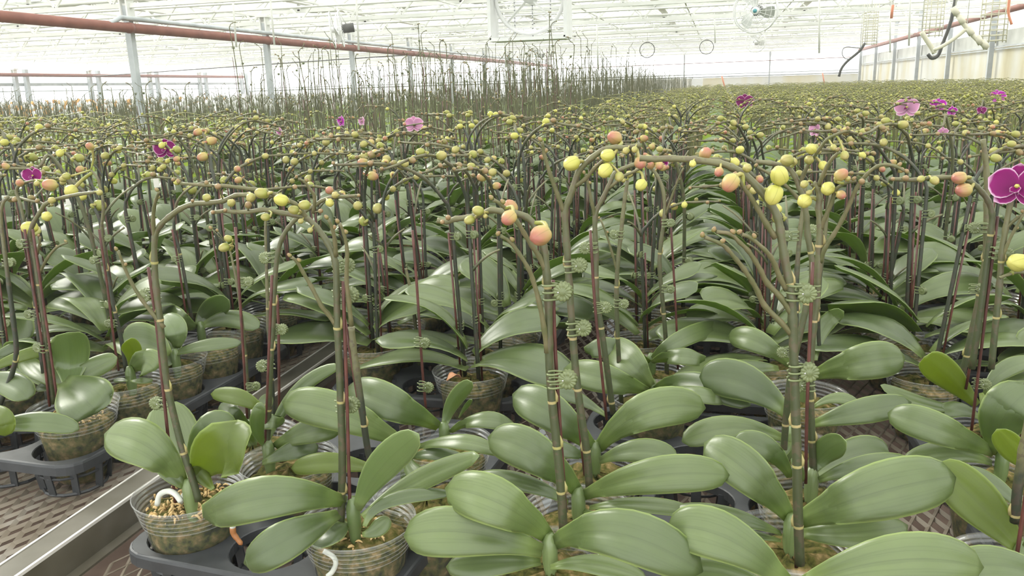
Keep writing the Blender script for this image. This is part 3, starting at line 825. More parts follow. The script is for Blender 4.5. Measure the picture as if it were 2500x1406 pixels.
r_, O = H((1452, 1100), 'potted orchid in the centre column, long shining leaf pointing right, red stake before its spike',
 [((1452, 1100), (1350, 1010), (1252, 963), 96, .85, dict(zm=.985, zt=.99)),
  ((1458, 1098), (1575, 1005), (1722, 996), 98, .9, dict(zm=.99, zt=.985)),
  ((1465, 1125), (1560, 1100), (1655, 1120), 62, .7, dict(zm=.955, zt=.945)),
  ((1432, 1120), (1375, 1098), (1300, 1090), 42, .6, dict(zm=.95, zt=.945))],
 [dict(p=[(1497, 1010), (1482, 900), (1468, 800), (1458, 740), (1455, 692), (1455, 620), (1453, 530), (1470, 487), (1484, 458), (1500, 424), (1520, 412), (1543, 403), (1582, 392), (1612, 388)],
       dY=+.09, r=.0050, r1=.0026, mat='stem', nodes=(.05, .3, .5),
       shoots=[[(1453, 530), (1446, 500), (1436, 450), (1430, 425)], [(1484, 462), (1520, 432), (1550, 418), (1580, 400)]],
       buds=[(1565, 452, 16, 'bud_y', (-.3, -.7, -.4)), (1610, 404, 12, 'bud_p'), (1582, 384, 8, 'bud_g'), (1640, 388, 8, 'bud_s')])], zb=.93)
Yh = O[1]
stake(r_, O, [(1481, 1025), (1466, 880), (1452, 740), (1441, 562)], Yh+.06); clipp(r_, O, (1450, 605), Yh+.08, PI_, 1.0); clipp(r_, O, (1458, 752), Yh+.07, .4, 1.0)

r_, O = H((1592, 945), 'potted orchid right of centre, grey-green spike with two clips and three broad leaves',
 [((1592, 948), (1535, 880), (1478, 842), 82, .9), ((1582, 955), (1480, 925), (1377, 900), 76, .85), ((1600, 950), (1690, 935), (1832, 990), 62, .7),
  ((1598, 955), (1680, 960), (1770, 975), 44, .5), ((1480, 1015), (1400, 968), (1333, 953), 36, .6, dict(zb=.93, zm=.95, zt=.95))],
 [dict(p=[(1517, 985), (1512, 900), (1507, 800), (1505, 720), (1508, 640), (1515, 580), (1520, 530), (1526, 480), (1532, 440)], dY=-.0, r=.0043, r1=.003, mat='stem', nodes=(.3, .55),
       shoots=[[(1506, 660), (1495, 620), (1480, 570), (1466, 535)]], buds=[(1536, 425, 10, 'bud_g'), (1522, 440, 7, 'bud_g')])], zb=.925)
clipp(r_, O, (1506, 740), O[1]-.005, 0, .95); clipp(r_, O, (1516, 573), O[1]-.005, PI_, .9)
r_, O = H((1590, 880), 'potted orchid right of centre whose bent spike wears clips half way and near its fork',
 [((1590, 880), (1660, 830), (1770, 788), 46, .8), ((1585, 885), (1500, 850), (1430, 860), 50, .7), ((1592, 885), (1650, 870), (1720, 880), 44, .6)],
 [dict(p=[(1628, 920), (1626, 840), (1618, 740), (1610, 650), (1614, 590), (1622, 530), (1620, 470), (1605, 430), (1590, 412)], dY=+.02, r=.0045, r1=.003, nodes=(.3, .6),
       shoots=[[(1622, 530), (1640, 480), (1655, 440), (1668, 410)]], buds=[(1588, 402, 12, 'bud_p'), (1606, 396, 10, 'bud_g')])], zb=.925)
clipp(r_, O, (1622, 545), O[1]+.01, 0, .9); clipp(r_, O, (1622, 705), O[1]+.01, 0, .9)
stake(r_, O, [(1655, 900), (1650, 760), (1636, 520)], O[1]+.03)

# --- right of centre front
r_, O = H((1932, 1282), 'potted orchid with a stout spike bearing bare side shoots, huge flat leaf to its right',
 [((1945, 1275), (2130, 1205), (2333, 1162), 142, .9, dict(zm=.985, zt=.99)),
  ((1932, 1272), (1835, 1160), (1720, 1082), 108, .85, dict(zm=.985, zt=1.0)),
  ((1950, 1300), (2080, 1300), (2215, 1282), 80, .7, dict(zb=.915, zm=.935, zt=.93)),
  ((1905, 1302), (1790, 1262), (1650, 1238), 44, .5, dict(zb=.92, zm=.945, zt=.94)),
  ((1905, 1320), (1800, 1300), (1690, 1290), 30, .4, dict(zb=.915, zm=.925, zt=.92))],
 [dict(p=[(1953, 1378), (1948, 1250), (1945, 1100), (1941, 980), (1938, 880), (1935, 780), (1932, 730), (1925, 680), (1914, 624), (1905, 565), (1898, 530), (1882, 499), (1855, 463), (1816, 425), (1785, 408), (1757, 399), (1699, 391), (1640, 387), (1600, 388), (1562, 386)],
       dY=-.045, r=.0056, r1=.003, nodes=(.08, .2, .30, .58),
       shoots=[[(1932, 815), (1905, 785), (1866, 745), (1850, 712), (1835, 685), (1815, 655), (1798, 634), (1775, 607), (1758, 594), (1721, 579)],
               [(1935, 770), (1905, 725), (1872, 690), (1858, 662), (1843, 636), (1825, 610), (1806, 592), (1783, 571), (1749, 566)],
               [(1920, 705), (1905, 680), (1891, 645), (1880, 625), (1866, 609), (1835, 582), (1811, 572)],
               [(1893, 580), (1870, 545), (1849, 508), (1835, 485), (1820, 463), (1800, 432)]],
       buds=[(1903, 428, 25, 'bud_y', (-.2, -.5, .7)), (1889, 476, 25, 'bud_y', (-.3, -.3, -.8)), (1783, 447, 24, 'bud_p', (-.4, -.6, -.6)), (1755, 420, 13, 'bud_p', (-.2, -.7, -.4)), (1824, 410, 13, 'bud_g'), (1722, 375, 17, 'bud_p', (.3, -.5, .6), .01), (1691, 400, 10, 'bud_y')])],
 zb=.93, medium=2)
Yh = O[1]
stake(r_, O, [(1944, 1385), (1943, 1150), (1941, 1000), (1938, 860)], Yh-.035)
clipp(r_, O, (1932, 713), Yh-.045, .15, 1.15); clipp(r_, O, (1938, 908), Yh-.045, .1, 1.15)

r_, O = H((1982, 1165), 'potted orchid with a small rounded pale leaf and tall branching spikes, right of centre',
 [((1975, 1165), (2012, 1105), (2066, 1078), 64, .9, dict(zm=.96, zt=.99, mat='leaf_pale')),
  ((2000, 1172), (2110, 1138), (2232, 1130), 56, .7, dict(zm=.955, zt=.95)),
  ((1930, 1165), (1870, 1095), (1788, 1082), 66, .8, dict(zm=.97, zt=.97)),
  ((1975, 1170), (2090, 1110), (2172, 1112), 90, .6, dict(zb=.92, zm=.94, zt=.935)),
  ((1960, 1175), (1952, 1150), (1935, 1115), 24, .8, dict(zm=.95, zt=.965, mat='leaf_pale'))],
 [dict(p=[(1988, 1195), (1983, 1100), (1979, 1000), (1978, 900), (1985, 800), (1993, 741), (1997, 656), (2000, 599), (2002, 542), (1998, 508), (2001, 482), (1996, 460), (1984, 447)], r=.0052, r1=.0036, nodes=(.16, .32, .56, .8),
       shoots=[[(2003, 640), (2012, 610), (2034, 575), (2057, 535), (2076, 494), (2091, 460), (2116, 426), (2142, 406), (2165, 402), (2190, 407), (2219, 423)],
               [(2004, 560), (2013, 534), (2031, 494), (2039, 465), (2062, 448), (2090, 441)], [(1998, 455), (2008, 430), (2020, 405), (2034, 385), (2050, 370)]],
       buds=[(1964, 491, 20, 'bud_y', (-.2, -.85, -.1)), (2021, 461, 19, 'bud_y', (-.3, -.8, -.2)), (2054, 426, 17, 'bud_p', (.6, -.4, .5)), (2054, 476, 13, 'bud_p'), (1963, 450, 11, 'bud_g'), (2104, 443, 9, 'bud_s'), (1975, 470, 8, 'bud_g'), (2070, 436, 8, 'bud_g')]),
  dict(p=[(1912, 1120), (1920, 1010), (1930, 920), (1945, 850), (1970, 740), (1984, 660), (1972, 575), (1969, 530), (1962, 490), (1952, 460), (1940, 430), (1920, 408), (1877, 398), (1845, 395)], dY=+.07, r=.0050, r1=.003, mat='stem', nodes=(.1, .5, .64),
       shoots=[[(1966, 505), (1945, 480), (1915, 450), (1880, 425), (1850, 408)], [(1952, 455), (1962, 425), (1978, 395), (2000, 365), (2020, 340), (2050, 325), (2075, 318)]],
       buds=[(1921, 391, 17, 'bud_g', (-.6, -.6, .1)), (1980, 363, 15, 'bud_y', (-.3, -.6, .3)), (1975, 390, 13, 'bud_g'), (2010, 405, 13, 'bud_y'), (2062, 380, 12, 'bud_g'), (2035, 360, 9, 'bud_g')])],
 zb=.93)
Yh = O[1]
stake(r_, O, [(1967, 1180), (1970, 1000), (1978, 800), (1984, 640)], Yh-.012)
clipp(r_, O, (1990, 710), Yh-.004, PI_, 1.1); clipp(r_, O, (1978, 938), Yh-.004, PI_, 1.1)

r_, O = H((1925, 1062), 'potted orchid two rows behind the stout spike, long leaf pointing right over bare mesh',
 [((1925, 1012), (1820, 935), (1708, 920), 98, .85, dict(zb=.95, zm=.985, zt=.98)),
  ((1985, 1035), (2100, 1005), (2224, 982), 66, .8, dict(zb=.95, zm=.975, zt=.975)),
  ((1915, 1072), (1790, 1045), (1665, 1078), 66, .7, dict(zb=.93, zm=.955, zt=.94)),
  ((1985, 995), (2040, 972), (2098, 988), 28, .6, dict(zb=.95, zm=.965, zt=.96)),
  ((1930, 1075), (1900, 1100), (1850, 1110), 44, .5, dict(zb=.92, zm=.93, zt=.92))],
 [dict(p=[(1942, 960), (1942, 860), (1944, 760), (1946, 656), (1954, 560), (1962, 500), (1966, 450)], dY=+.10, r=.0043, r1=.003, mat='stem_dark', nodes=(.4,))], zb=.93)
clipp(r_, O, (1942, 576), O[1]+.09, PI_, .95); clipp(r_, O, (1930, 860), O[1]+.02, PI_, .9); clipp(r_, O, (2000, 560), O[1]+.1, PI_, .8)
r_, O = H((1965, 935), 'potted orchid three rows behind the stout spike, blunt oval leaf held level to the right',
 [((1982, 918), (2100, 885), (2209, 872), 92, .88, dict(zm=.975, zt=.98)),
  ((1932, 895), (1850, 835), (1778, 822), 60, .8), ((1900, 900), (1810, 900), (1715, 930), 50, .6, dict(zb=.93, zm=.94, zt=.93)),
  ((1990, 880), (2010, 800), (2060, 760), 40, .8, dict(zm=.97, zt=1.0))],
 [dict(p=[(2002, 880), (1998, 800), (2000, 700), (2012, 600), (2020, 520), (2030, 470)], dY=+.12, r=.0038, r1=.0028, mat='stem_dark', nodes=(.3,))], zb=.93)

# --- bottom edge
r_, O = H((1938, 1450), 'potted orchid at the bottom edge right of centre, brightest broad leaf cut by the frame',
 [((1930, 1430), (1775, 1315), (1629, 1290), 124, .85, dict(zb=.935, zm=.985, zt=.98)),
  ((1950, 1430), (2180, 1368), (2400, 1385), 130, .9, dict(zb=.935, zm=.985, zt=.975)),
  ((1905, 1460), (1760, 1400), (1615, 1405), 70, .8, dict(zb=.92, zm=.945, zt=.94))], [], zb=.93)
r_, O = H((2640, 1470), 'potted orchid beyond the bottom right corner, only a blunt leaf tip showing',
 [((2620, 1440), (2450, 1382), (2325, 1400), 96, .8, dict(zb=.935, zm=.965, zt=.955))], [], zb=.93)

# --- right edge
r_, O = H((2412, 1010), 'potted orchid on the right with large magenta bloom and yellow-green leaf leaning left',
 [((2385, 990), (2320, 925), (2257, 872), 74, .9, dict(zm=.97, zt=1.01, mat='leaf_lime', camber=.02)),
  ((2380, 1005), (2260, 985), (2150, 940), 34, .4, dict(zm=.945, zt=.97)),
  ((2395, 960), (2415, 1000), (2440, 1020), 36, .8, dict(zb=.97, zm=.955, zt=.94, mat='leaf_lime')),
  ((2405, 965), (2450, 905), (2530, 880), 44, .8, dict(zb=.95, zm=.98, zt=.985)),
  ((2410, 1010), (2470, 960), (2540, 950), 50, .6),
  ((2390, 1020), (2340, 1000), (2280, 1010), 40, .5, dict(zm=.94, zt=.93))],
 [dict(p=[(2340, 965), (2352, 905), (2368, 830), (2384, 760), (2398, 680), (2407, 620), (2408, 560), (2409, 500), (2409, 425), (2405, 380), (2400, 340)], dY=+.05, r=.0052, r1=.0036, mat='stem', nodes=(.15, .4, .55)),
  dict(p=[(2373, 900), (2388, 800), (2402, 700), (2412, 620), (2420, 560), (2422, 520), (2412, 490), (2398, 470), (2385, 456), (2368, 443), (2337, 435), (2300, 433), (2270, 434), (2234, 439), (2200, 438), (2170, 437)], dY=-.03, r=.0050, r1=.0028, mat='stem', nodes=(.5,),
       buds=[(2341, 434, 18, 'bud_p', (-.9, -.5, 0)), (2352, 464, 20, 'bud_p', (-.9, -.5, 0)), (2282, 441, 12, 'bud_g'), (2248, 437, 10, 'bud_g'), (2211, 435, 9, 'bud_s'), (2180, 437, 6, 'bud_s')]),
  dict(p=[(2420, 900), (2430, 800), (2440, 700), (2446, 620), (2455, 560), (2466, 500), (2475, 470)], dY=-.05, r=.0048, r1=.0034, mat='stem', nodes=(.3, .6),
       shoots=[[(2444, 640), (2458, 600), (2478, 560), (2500, 520)], [(2452, 560), (2480, 535), (2510, 515)]],
       flowers=[(2484, 458, 60, (-.45, -.85, .1), 'petal_m')])], zb=.93)
Yh = O[1]
stake(r_, O, [(2372, 1050), (2390, 900), (2412, 720), (2436, 528)], Yh-.03); stake(r_, O, [(2358, 950), (2385, 800), (2408, 660), (2430, 532)], Yh+.02)
clipp(r_, O, (2383, 936), Yh-.02, .1, .95); clipp(r_, O, (2430, 618), Yh-.04, .2, 1.1); clipp(r_, O, (2402, 556), Yh+.04, PI_, 1.0); clipp(r_, O, (2375, 705), Yh+.03, .2, .9)
r_, O = H((2448, 1118), 'potted orchid on the right, long dusky leaf slanting left over the bare mesh gap',
 [((2428, 1108), (2300, 1050), (2168, 1008), 82, .85, dict(zm=.975, zt=.98)),
  ((2432, 1112), (2450, 1020), (2520, 950), 120, .85, dict(zm=.99, zt=1.02)),
  ((2420, 1130), (2310, 1105), (2205, 1135), 56, .7, dict(zb=.92, zm=.94, zt=.925)),
  ((2520, 1150), (2480, 1105), (2434, 1048), 62, .9, dict(zb=.94, zm=.97, zt=1.0, mat='leaf_lime'))],
 [dict(p=[(2492, 1180), (2496, 1080), (2506, 960), (2515, 850)], r=.0040, mat='stake', r1=.0035, nodes=())], zb=.93)
r_, O = H((2495, 1350), 'potted orchid at the right edge near the bottom, folded yellow-green leaf seen from beneath',
 [((2492, 1345), (2395, 1235), (2285, 1133), 112, .9, dict(zm=.965, zt=1.0, mat='leaf_lime', camber=.06)),
  ((2505, 1255), (2440, 1190), (2360, 1140), 36, .7, dict(zb=.95, zm=.96, zt=.965)),
  ((2500, 1350), (2580, 1300), (2680, 1290), 90, .8)],
 [dict(p=[(2478, 1275), (2484, 1200), (2500, 1100), (2520, 1000)], r=.0054, r1=.005, mat='stem_dark', nodes=(.1,)),
  ], zb=.93)
stake(r_, O, [(2482, 1360), (2500, 1240), (2520, 1100)], O[1]-.02)
# yellow bud at the right edge on a stub of its own plant
r_, O = H((2560, 1060), 'potted orchid cut off by the right edge, one fat yellow bud on a bare twig',
 [((2560, 1060), (2500, 1030), (2450, 1040), 60, .7)],
 [dict(p=[(2560, 1060), (2556, 900), (2545, 760), (2520, 680), (2490, 664), (2462, 670), (2440, 678)], r=.0046, r1=.002, mat='stem', nodes=(.4,),
       buds=[(2484, 641, 26, 'bud_y', (-.7, -.6, .1), -.01)])], zb=.93)

# --- left block, first column along the aisle
LB = dict(bz=0.81)
r_, O = H((160, 965), 'potted orchid at the near corner of the left tray, tall pale paddle-shaped leaf standing up',
 [((170, 955), (172, 878), (166, 812), 88, 1.0, dict(zb=.955, zm=.99, zt=1.045, camber=.0, fold=.08, mat='leaf_pale')),
  ((158, 932), (200, 968), (238, 1008), 132, .8, dict(zb=.965, zm=.972, zt=.955, camber=.1)),
  ((160, 938), (215, 905), (286, 872), 50, .8, dict(zb=.96, zm=.97, zt=.985)),
  ((140, 945), (85, 905), (60, 875), 46, .7, dict(zb=.95, zm=.965, zt=.965)),
  ((130, 950), (108, 945), (92, 942), 28, .6, dict(zb=.94, zm=.945, zt=.94)),
  ((155, 1000), (190, 1002), (215, 1004), 26, .5, dict(zb=.935, zm=.935, zt=.93)),
  ((140, 985), (150, 982), (165, 988), 40, .4, dict(zb=.92, zm=.925, zt=.92))],
 [dict(p=[(130, 985), (122, 920), (112, 830), (100, 740), (92, 680), (82, 620), (72, 580), (80, 548), (96, 521), (109, 500), (130, 489), (159, 481), (193, 474), (241, 468)], dY=0.0, r=.0048, r1=.0024, nodes=(.2, .45),
       shoots=[[(97, 668), (114, 633), (137, 605), (164, 592)], [(90, 620), (96, 600), (98, 578)]],
       buds=[(114, 528, 14, 'bud_y', (.5, -.6, .1)), (72, 556, 19, 'bud_y', (-.4, -.8, .2), .02), (126, 489, 10, 'bud_g'), (243, 470, 9, 'bud_g')]),
  dict(p=[(118, 985), (105, 900), (92, 800), (82, 700), (72, 620), (62, 560), (50, 500), (40, 470), (44, 455), (62, 446), (85, 440)], dY=+.03, r=.0042, mat='stem_dark', nodes=(.4,),
       buds=[(48, 446, 11, 'bud_p'), (121, 451, 17, 'bud_p', (-.4, -.8, .2)), (90, 448, 8, 'bud_g')])],
 pot=(180, 988), zb=.945, medium=0, **LB)
Yh = O[1]
stake(r_, O, [(142, 995), (122, 850), (100, 700), (80, 560)], Yh-.025); stake(r_, O, [(121, 992), (104, 850), (84, 720), (60, 560)], Yh-.02)
clipp(r_, O, (108, 850), Yh-.02, PI_, .95); clipp(r_, O, (84, 768), Yh-.02, PI_, .85); clipp(r_, O, (66, 594), Yh-.02, PI_, .9)
link('moss_tuft', chunks(np.array([*O[:2], O[2]+.092]), .04, 90, 9), M['chunk'], r_, origin=O)

r_, O = H((318, 912), 'potted orchid second in the aisle-side column of the left tray, small folded yellow-green leaf',
 [((318, 905), (325, 865), (308, 832), 44, .95, dict(zb=.94, zm=.97, zt=1.0, mat='leaf_lime', camber=.02)),
  ((320, 905), (352, 885), (378, 905), 74, .85, dict(zb=.94, zm=.965, zt=.955, camber=.2)),
  ((320, 930), (345, 930), (372, 926), 16, .5, dict(zb=.935, zm=.935, zt=.93)),
  ((312, 930), (296, 928), (278, 928), 14, .5, dict(zb=.935, zm=.935, zt=.93))],
 [dict(p=[(308, 905), (298, 840), (285, 780), (268, 700), (255, 620), (248, 560), (252, 500), (240, 440), (222, 415)], dY=+.02, r=.0042, mat='stem_dark', nodes=(.3, .5),
       buds=[(219, 357, 11, 'bud_p'), (173, 466, 18, 'bud_y', (.5, -.8, 0)), (162, 430, 10, 'bud_g')])],
 pot=(304, 926), zb=.94, medium=1, **LB)
stake(r_, O, [(290, 905), (278, 830), (262, 700), (242, 560)], O[1]-.02); clipp(r_, O, (278, 790), O[1], PI_, .85); clipp(r_, O, (240, 634), O[1], PI_, .8)
r_, O = H((428, 868), 'potted orchid third in the aisle-side column of the left tray, round dark leaf behind spike',
 [((410, 868), (362, 838), (298, 832), 92, .9, dict(zb=.95, zm=.97, zt=.97, camber=.04)),
  ((430, 850), (428, 810), (400, 768), 62, .9, dict(zb=.95, zm=.98, zt=1.0, mat='leaf_pale')),
  ((422, 868), (490, 845), (590, 836), 30, .5, dict(zb=.94, zm=.955, zt=.955)),
  ((420, 880), (418, 872), (428, 866), 16, .8, dict(zb=.93, zm=.935, zt=.94, mat='leaf_lime'))],
 [], pot=(413, 874), zb=.94, medium=2, **LB)
r_, O = H((490, 800), 'potted orchid fourth in the aisle-side column of the left tray, oval leaf tipped up',
 [((482, 795), (512, 760), (560, 733), 56, .9, dict(zm=.97, zt=1.0)), ((488, 800), (560, 778), (632, 800), 46, .7, dict(zm=.96, zt=.95)), ((480, 800), (430, 780), (380, 745), 60, .8)],
 [dict(p=[(470, 790), (455, 700), (440, 620), (425, 560), (430, 500), (450, 470), (480, 450), (520, 440)], r=.0038, mat='stem_dark', nodes=(.4,))],
 pot=(508, 830), zb=.945, medium=0, **LB)
stake(r_, O, [(456, 780), (435, 640), (420, 560)], O[1]); clipp(r_, O, (437, 632), O[1], PI_, .8)
r_, O = H((-30, 1050), 'potted orchid cut off by the left edge, long grey leaf reaching over the tray corner',
 [((-60, 1062), (70, 1030), (193, 1048), 50, .7, dict(zb=.94, zm=.96, zt=.95)),
  ((-40, 1000), (0, 1015), (12, 1064), 52, .85, dict(zb=.97, zm=.975, zt=.95, mat='leaf_lime')),
  ((-60, 930), (20, 935), (68, 975), 66, .8, dict(zb=.95, zm=.965, zt=.95)),
  ((-60, 920), (50, 870), (140, 852), 30, .8, dict(zb=.96, zm=.99, zt=.99, mat='leaf_lime')),
  ((-60, 900), (20, 855), (84, 830), 26, .8, dict(zb=.95, zm=.98, zt=.985))],
 [dict(p=[(-5, 1000), (38, 880), (32, 780), (22, 700), (12, 620), (2, 540), (6, 500), (20, 480)], dY=+.1, r=.0046, mat='stem_dark', nodes=(.3,)),
  ], pot=(-150, 1000), zb=.94, **LB)
clipp(r_, O, (14, 640), O[1]+.1, 0, .9)

# ------------------------------------------------------------------ orchids grown from rules, for the rows behind
def grow(seed, lod, tall=False, nspk=None, lean=0.0, short=False):
    """pieces of one orchid around its own origin at the pot's foot"""
    r = random.Random(seed); d = dict(leaves=[], spikes=[], stakes=[], clips=[])
    z0 = 0.115
    nl = r.choice((5, 5, 6)) if lod else 5
    for i in range(nl):
        side = 0 if i % 2 else pi
        az = side+r.uniform(-.55, .55)
        rank = i/(nl-1)
        L = r.uniform(.15, .205)*(1-.22*rank); W = r.uniform(.074, .092)*(1-.15*rank)
        e0 = radians(r.uniform(18, 38)+34*rank); e1 = radians(r.uniform(-38, -8)+30*rank)
        n = {2: 11, 1: 8, 0: 5}[lod]; tt = leaf_params(n)
        P = [np.array([.006*cos(az), .006*sin(az), z0-.006+.007*rank*nl])]
        for k in range(1, n):
            e = e0+(e1-e0)*tt[k]; dl = L*(tt[k]-tt[k-1])
            P.append(P[-1]+dl*np.array([cos(e)*cos(az), cos(e)*sin(az), sin(e)]))
        P = np.array(P); roll = radians(r.uniform(-28, 28))
        H = np.array([-sin(az), cos(az), 0]); U = np.array([0, 0, 1.0])
        Wv = np.array([unit(H*cos(roll)+U*sin(roll))]*n)
        d['leaves'].append(leaf(P, Wv, W, r.uniform(.08, .2), r.uniform(.08, .2), {2: 6, 1: 4, 0: 2}[lod], closed=lod > 0, wave=.04, ph=r.uniform(0, 6)))
    ns = nspk or (1 if r.random() < (.8 if tall else .45) else 2)
    for s in range(ns):
        a0 = r.uniform(0, 2*pi); b = np.array([.016*cos(a0), .016*sin(a0), z0-.02])
        dirn = pi if r.random() < .55 else r.uniform(0, 2*pi)
        lx = r.gauss(lean, .05); ly = r.gauss(0, .04)
        sides = {2: 7, 1: 5, 0: 3}[lod]
        if tall:
            h = r.choice((r.uniform(.45, .60), r.uniform(.50, .66), r.uniform(.58, .80)))*(.66 if short else 1); m = 9
            P = [b+np.array([lx*t*h+.010*sin(5*t+s), ly*t*h, t*h]) for t in np.linspace(0, 1, m)]
            P.append(P[-1]+np.array([.022*cos(dirn), .022*sin(dirn), .022])); P.append(P[-1]+np.array([.012*cos(dirn), .012*sin(dirn), r.choice((.02, .004))]))
        else:
            h = r.uniform(.21, .30); m = 4
            P = [b+np.array([lx*t*h, ly*t*h, t*h]) for t in np.linspace(0, 1, m)]
            La = r.uniform(.15, .24); na = 8; e0 = radians(r.uniform(62, 82)); e1 = radians(r.uniform(-22, 8))
            for k in range(na):
                e = e0+(e1-e0)*min(1, (k/(na-1))*1.35); q = La/na
                zz = (-1)**k*.16
                P.append(P[-1]+q*np.array([cos(e)*cos(dirn+zz), cos(e)*sin(dirn+zz), sin(e)]))
        P = np.array(P); base_n = len(P)
        Q = smooth_path(P, 2 if lod else 1)
        nq = len(Q); R = np.linspace(.0034, .0017, nq)
        for i in range(nq):
            if i % 2 == 0 and i > nq*.45: R[i] *= 1.25
        stem = tube(Q, R, sides, caps=lod > 0)
        buds = []
        nb = (r.randint(5, 8) if not tall else r.randint(1, 3))
        for k in range(nb):
            i = base_n-1-k
            if i < 4: break
            a = P[i]; T = unit(P[i]-P[i-1]); sd = unit(np.cross(T, [0, 0, 1.0]))*(1 if k % 2 else -1)
            rr = (.0030+.00095*k*r.uniform(.7, 1.4)) if not tall else r.uniform(.003, .005)
            c = a+sd*rr*1.3+np.array([0, 0, rr*r.uniform(-.5, 1.1)])
            ax = unit(sd+np.array([r.uniform(-.4, .4), r.uniform(-.4, .4), r.uniform(-.4, .3)]))
            kd = 'bud_s' if rr < .0062 else r.choice(('bud_g', 'bud_g', 'bud_g', 'bud_y', 'bud_p'))
            buds.append((bud(c, ax, rr, {2: 10, 1: 7, 0: 4}[lod], {2: 7, 1: 5, 0: 3}[lod]), kd))
            if rr > .0055 and lod: buds[-1][0].join(pedicel(a, c, ax, rr, 4))
        sh = []
        if lod and not tall:
            for k in range(r.choice((0, 1, 1, 2))):
                i = r.choice((1, 2, 3)); a = P[i]; az = r.uniform(0, 2*pi); Ls = r.uniform(.05, .11)
                e = radians(r.uniform(45, 68))
                pts = [a]
                for q in range(4): pts.append(pts[-1]+Ls/4*np.array([cos(e-q*.14)*cos(az), cos(e-q*.14)*sin(az), sin(e-q*.14)]))
                sh.append(tube(smooth_path(pts, 2), np.linspace(.0026, .0015, 9), sides-1))
        d['spikes'].append((stem, buds, sh))
        hs = h*(r.uniform(.8, 1.05) if not tall else .8)
        so = np.array([.006*cos(a0+1), .006*sin(a0+1), 0])
        d['stakes'].append(tube([b+so-np.array([0, 0, .02]), b+so+np.array([lx*hs, ly*hs, hs])], .0017, max(3, sides-1), caps=lod > 0))
        if lod:
            nc = 3 if tall else 2
            for k in range(nc):
                t = (.35+.55*k/(nc-1)+r.uniform(-.06, .06)) if nc > 1 else .6
                p = b+np.array([lx*t*h, ly*t*h, t*h])
                d['clips'].append(clip_at(p, r.uniform(0, 2*pi), 1 if lod == 2 else 0, .72))
    return d
BM = {k: M[k] for k in ('bud_g', 'bud_y', 'bud_p', 'bud_s')}
def build(d, lod, name='potted_orchid', smat='stem_dark', full=True):
    root = empty(name, (0, 0, 0))
    use('pot', POT_ME if lod == 2 else POT_LO, root); use('potting_moss', MED_ME[0] if lod == 2 else MED_LO, root)
    if full:
        for g in d['leaves']: link('leaf', g, M['leaf'], root)
    else:
        g = G()
        for q in d['leaves']: g.join(q)
        link('foliage', g, M['leaf'], root)
    for stem, buds, sh in d['spikes']:
        sp = link('flower_spike', stem, M[smat], root)
        if full:
            for g, kd in buds: link('bud', g, M[kd], sp)
        elif buds:
            ks = sorted(set(k for _, k in buds)); g = G()
            for q, k in buds: g.join(q, ks.index(k))
            link('bud_cluster', g, [M[k] for k in ks], sp)
        for g in sh: link('side_shoot', g, M['stem'], sp)
    for g in d['stakes']: link('stake', g, M['stake'], root)
    for g in d['clips']: link('clip', g, [M['clip'], M['spring']], root)
    return root
POT_LO = shared('pot', revolve([(0.001, 0), (.037, 0), (.0515, .078), (.0545, .084), (.0535, .087), (.058, .095), (.0565, .098), (.0610, POT_H)], 14), M['clear'])
MED_LO = shared('potting_moss', revolve([(.001, .002), (.036, .002), (.050, .08), (.03, .09), (.001, .094)], 12), M['medium'])

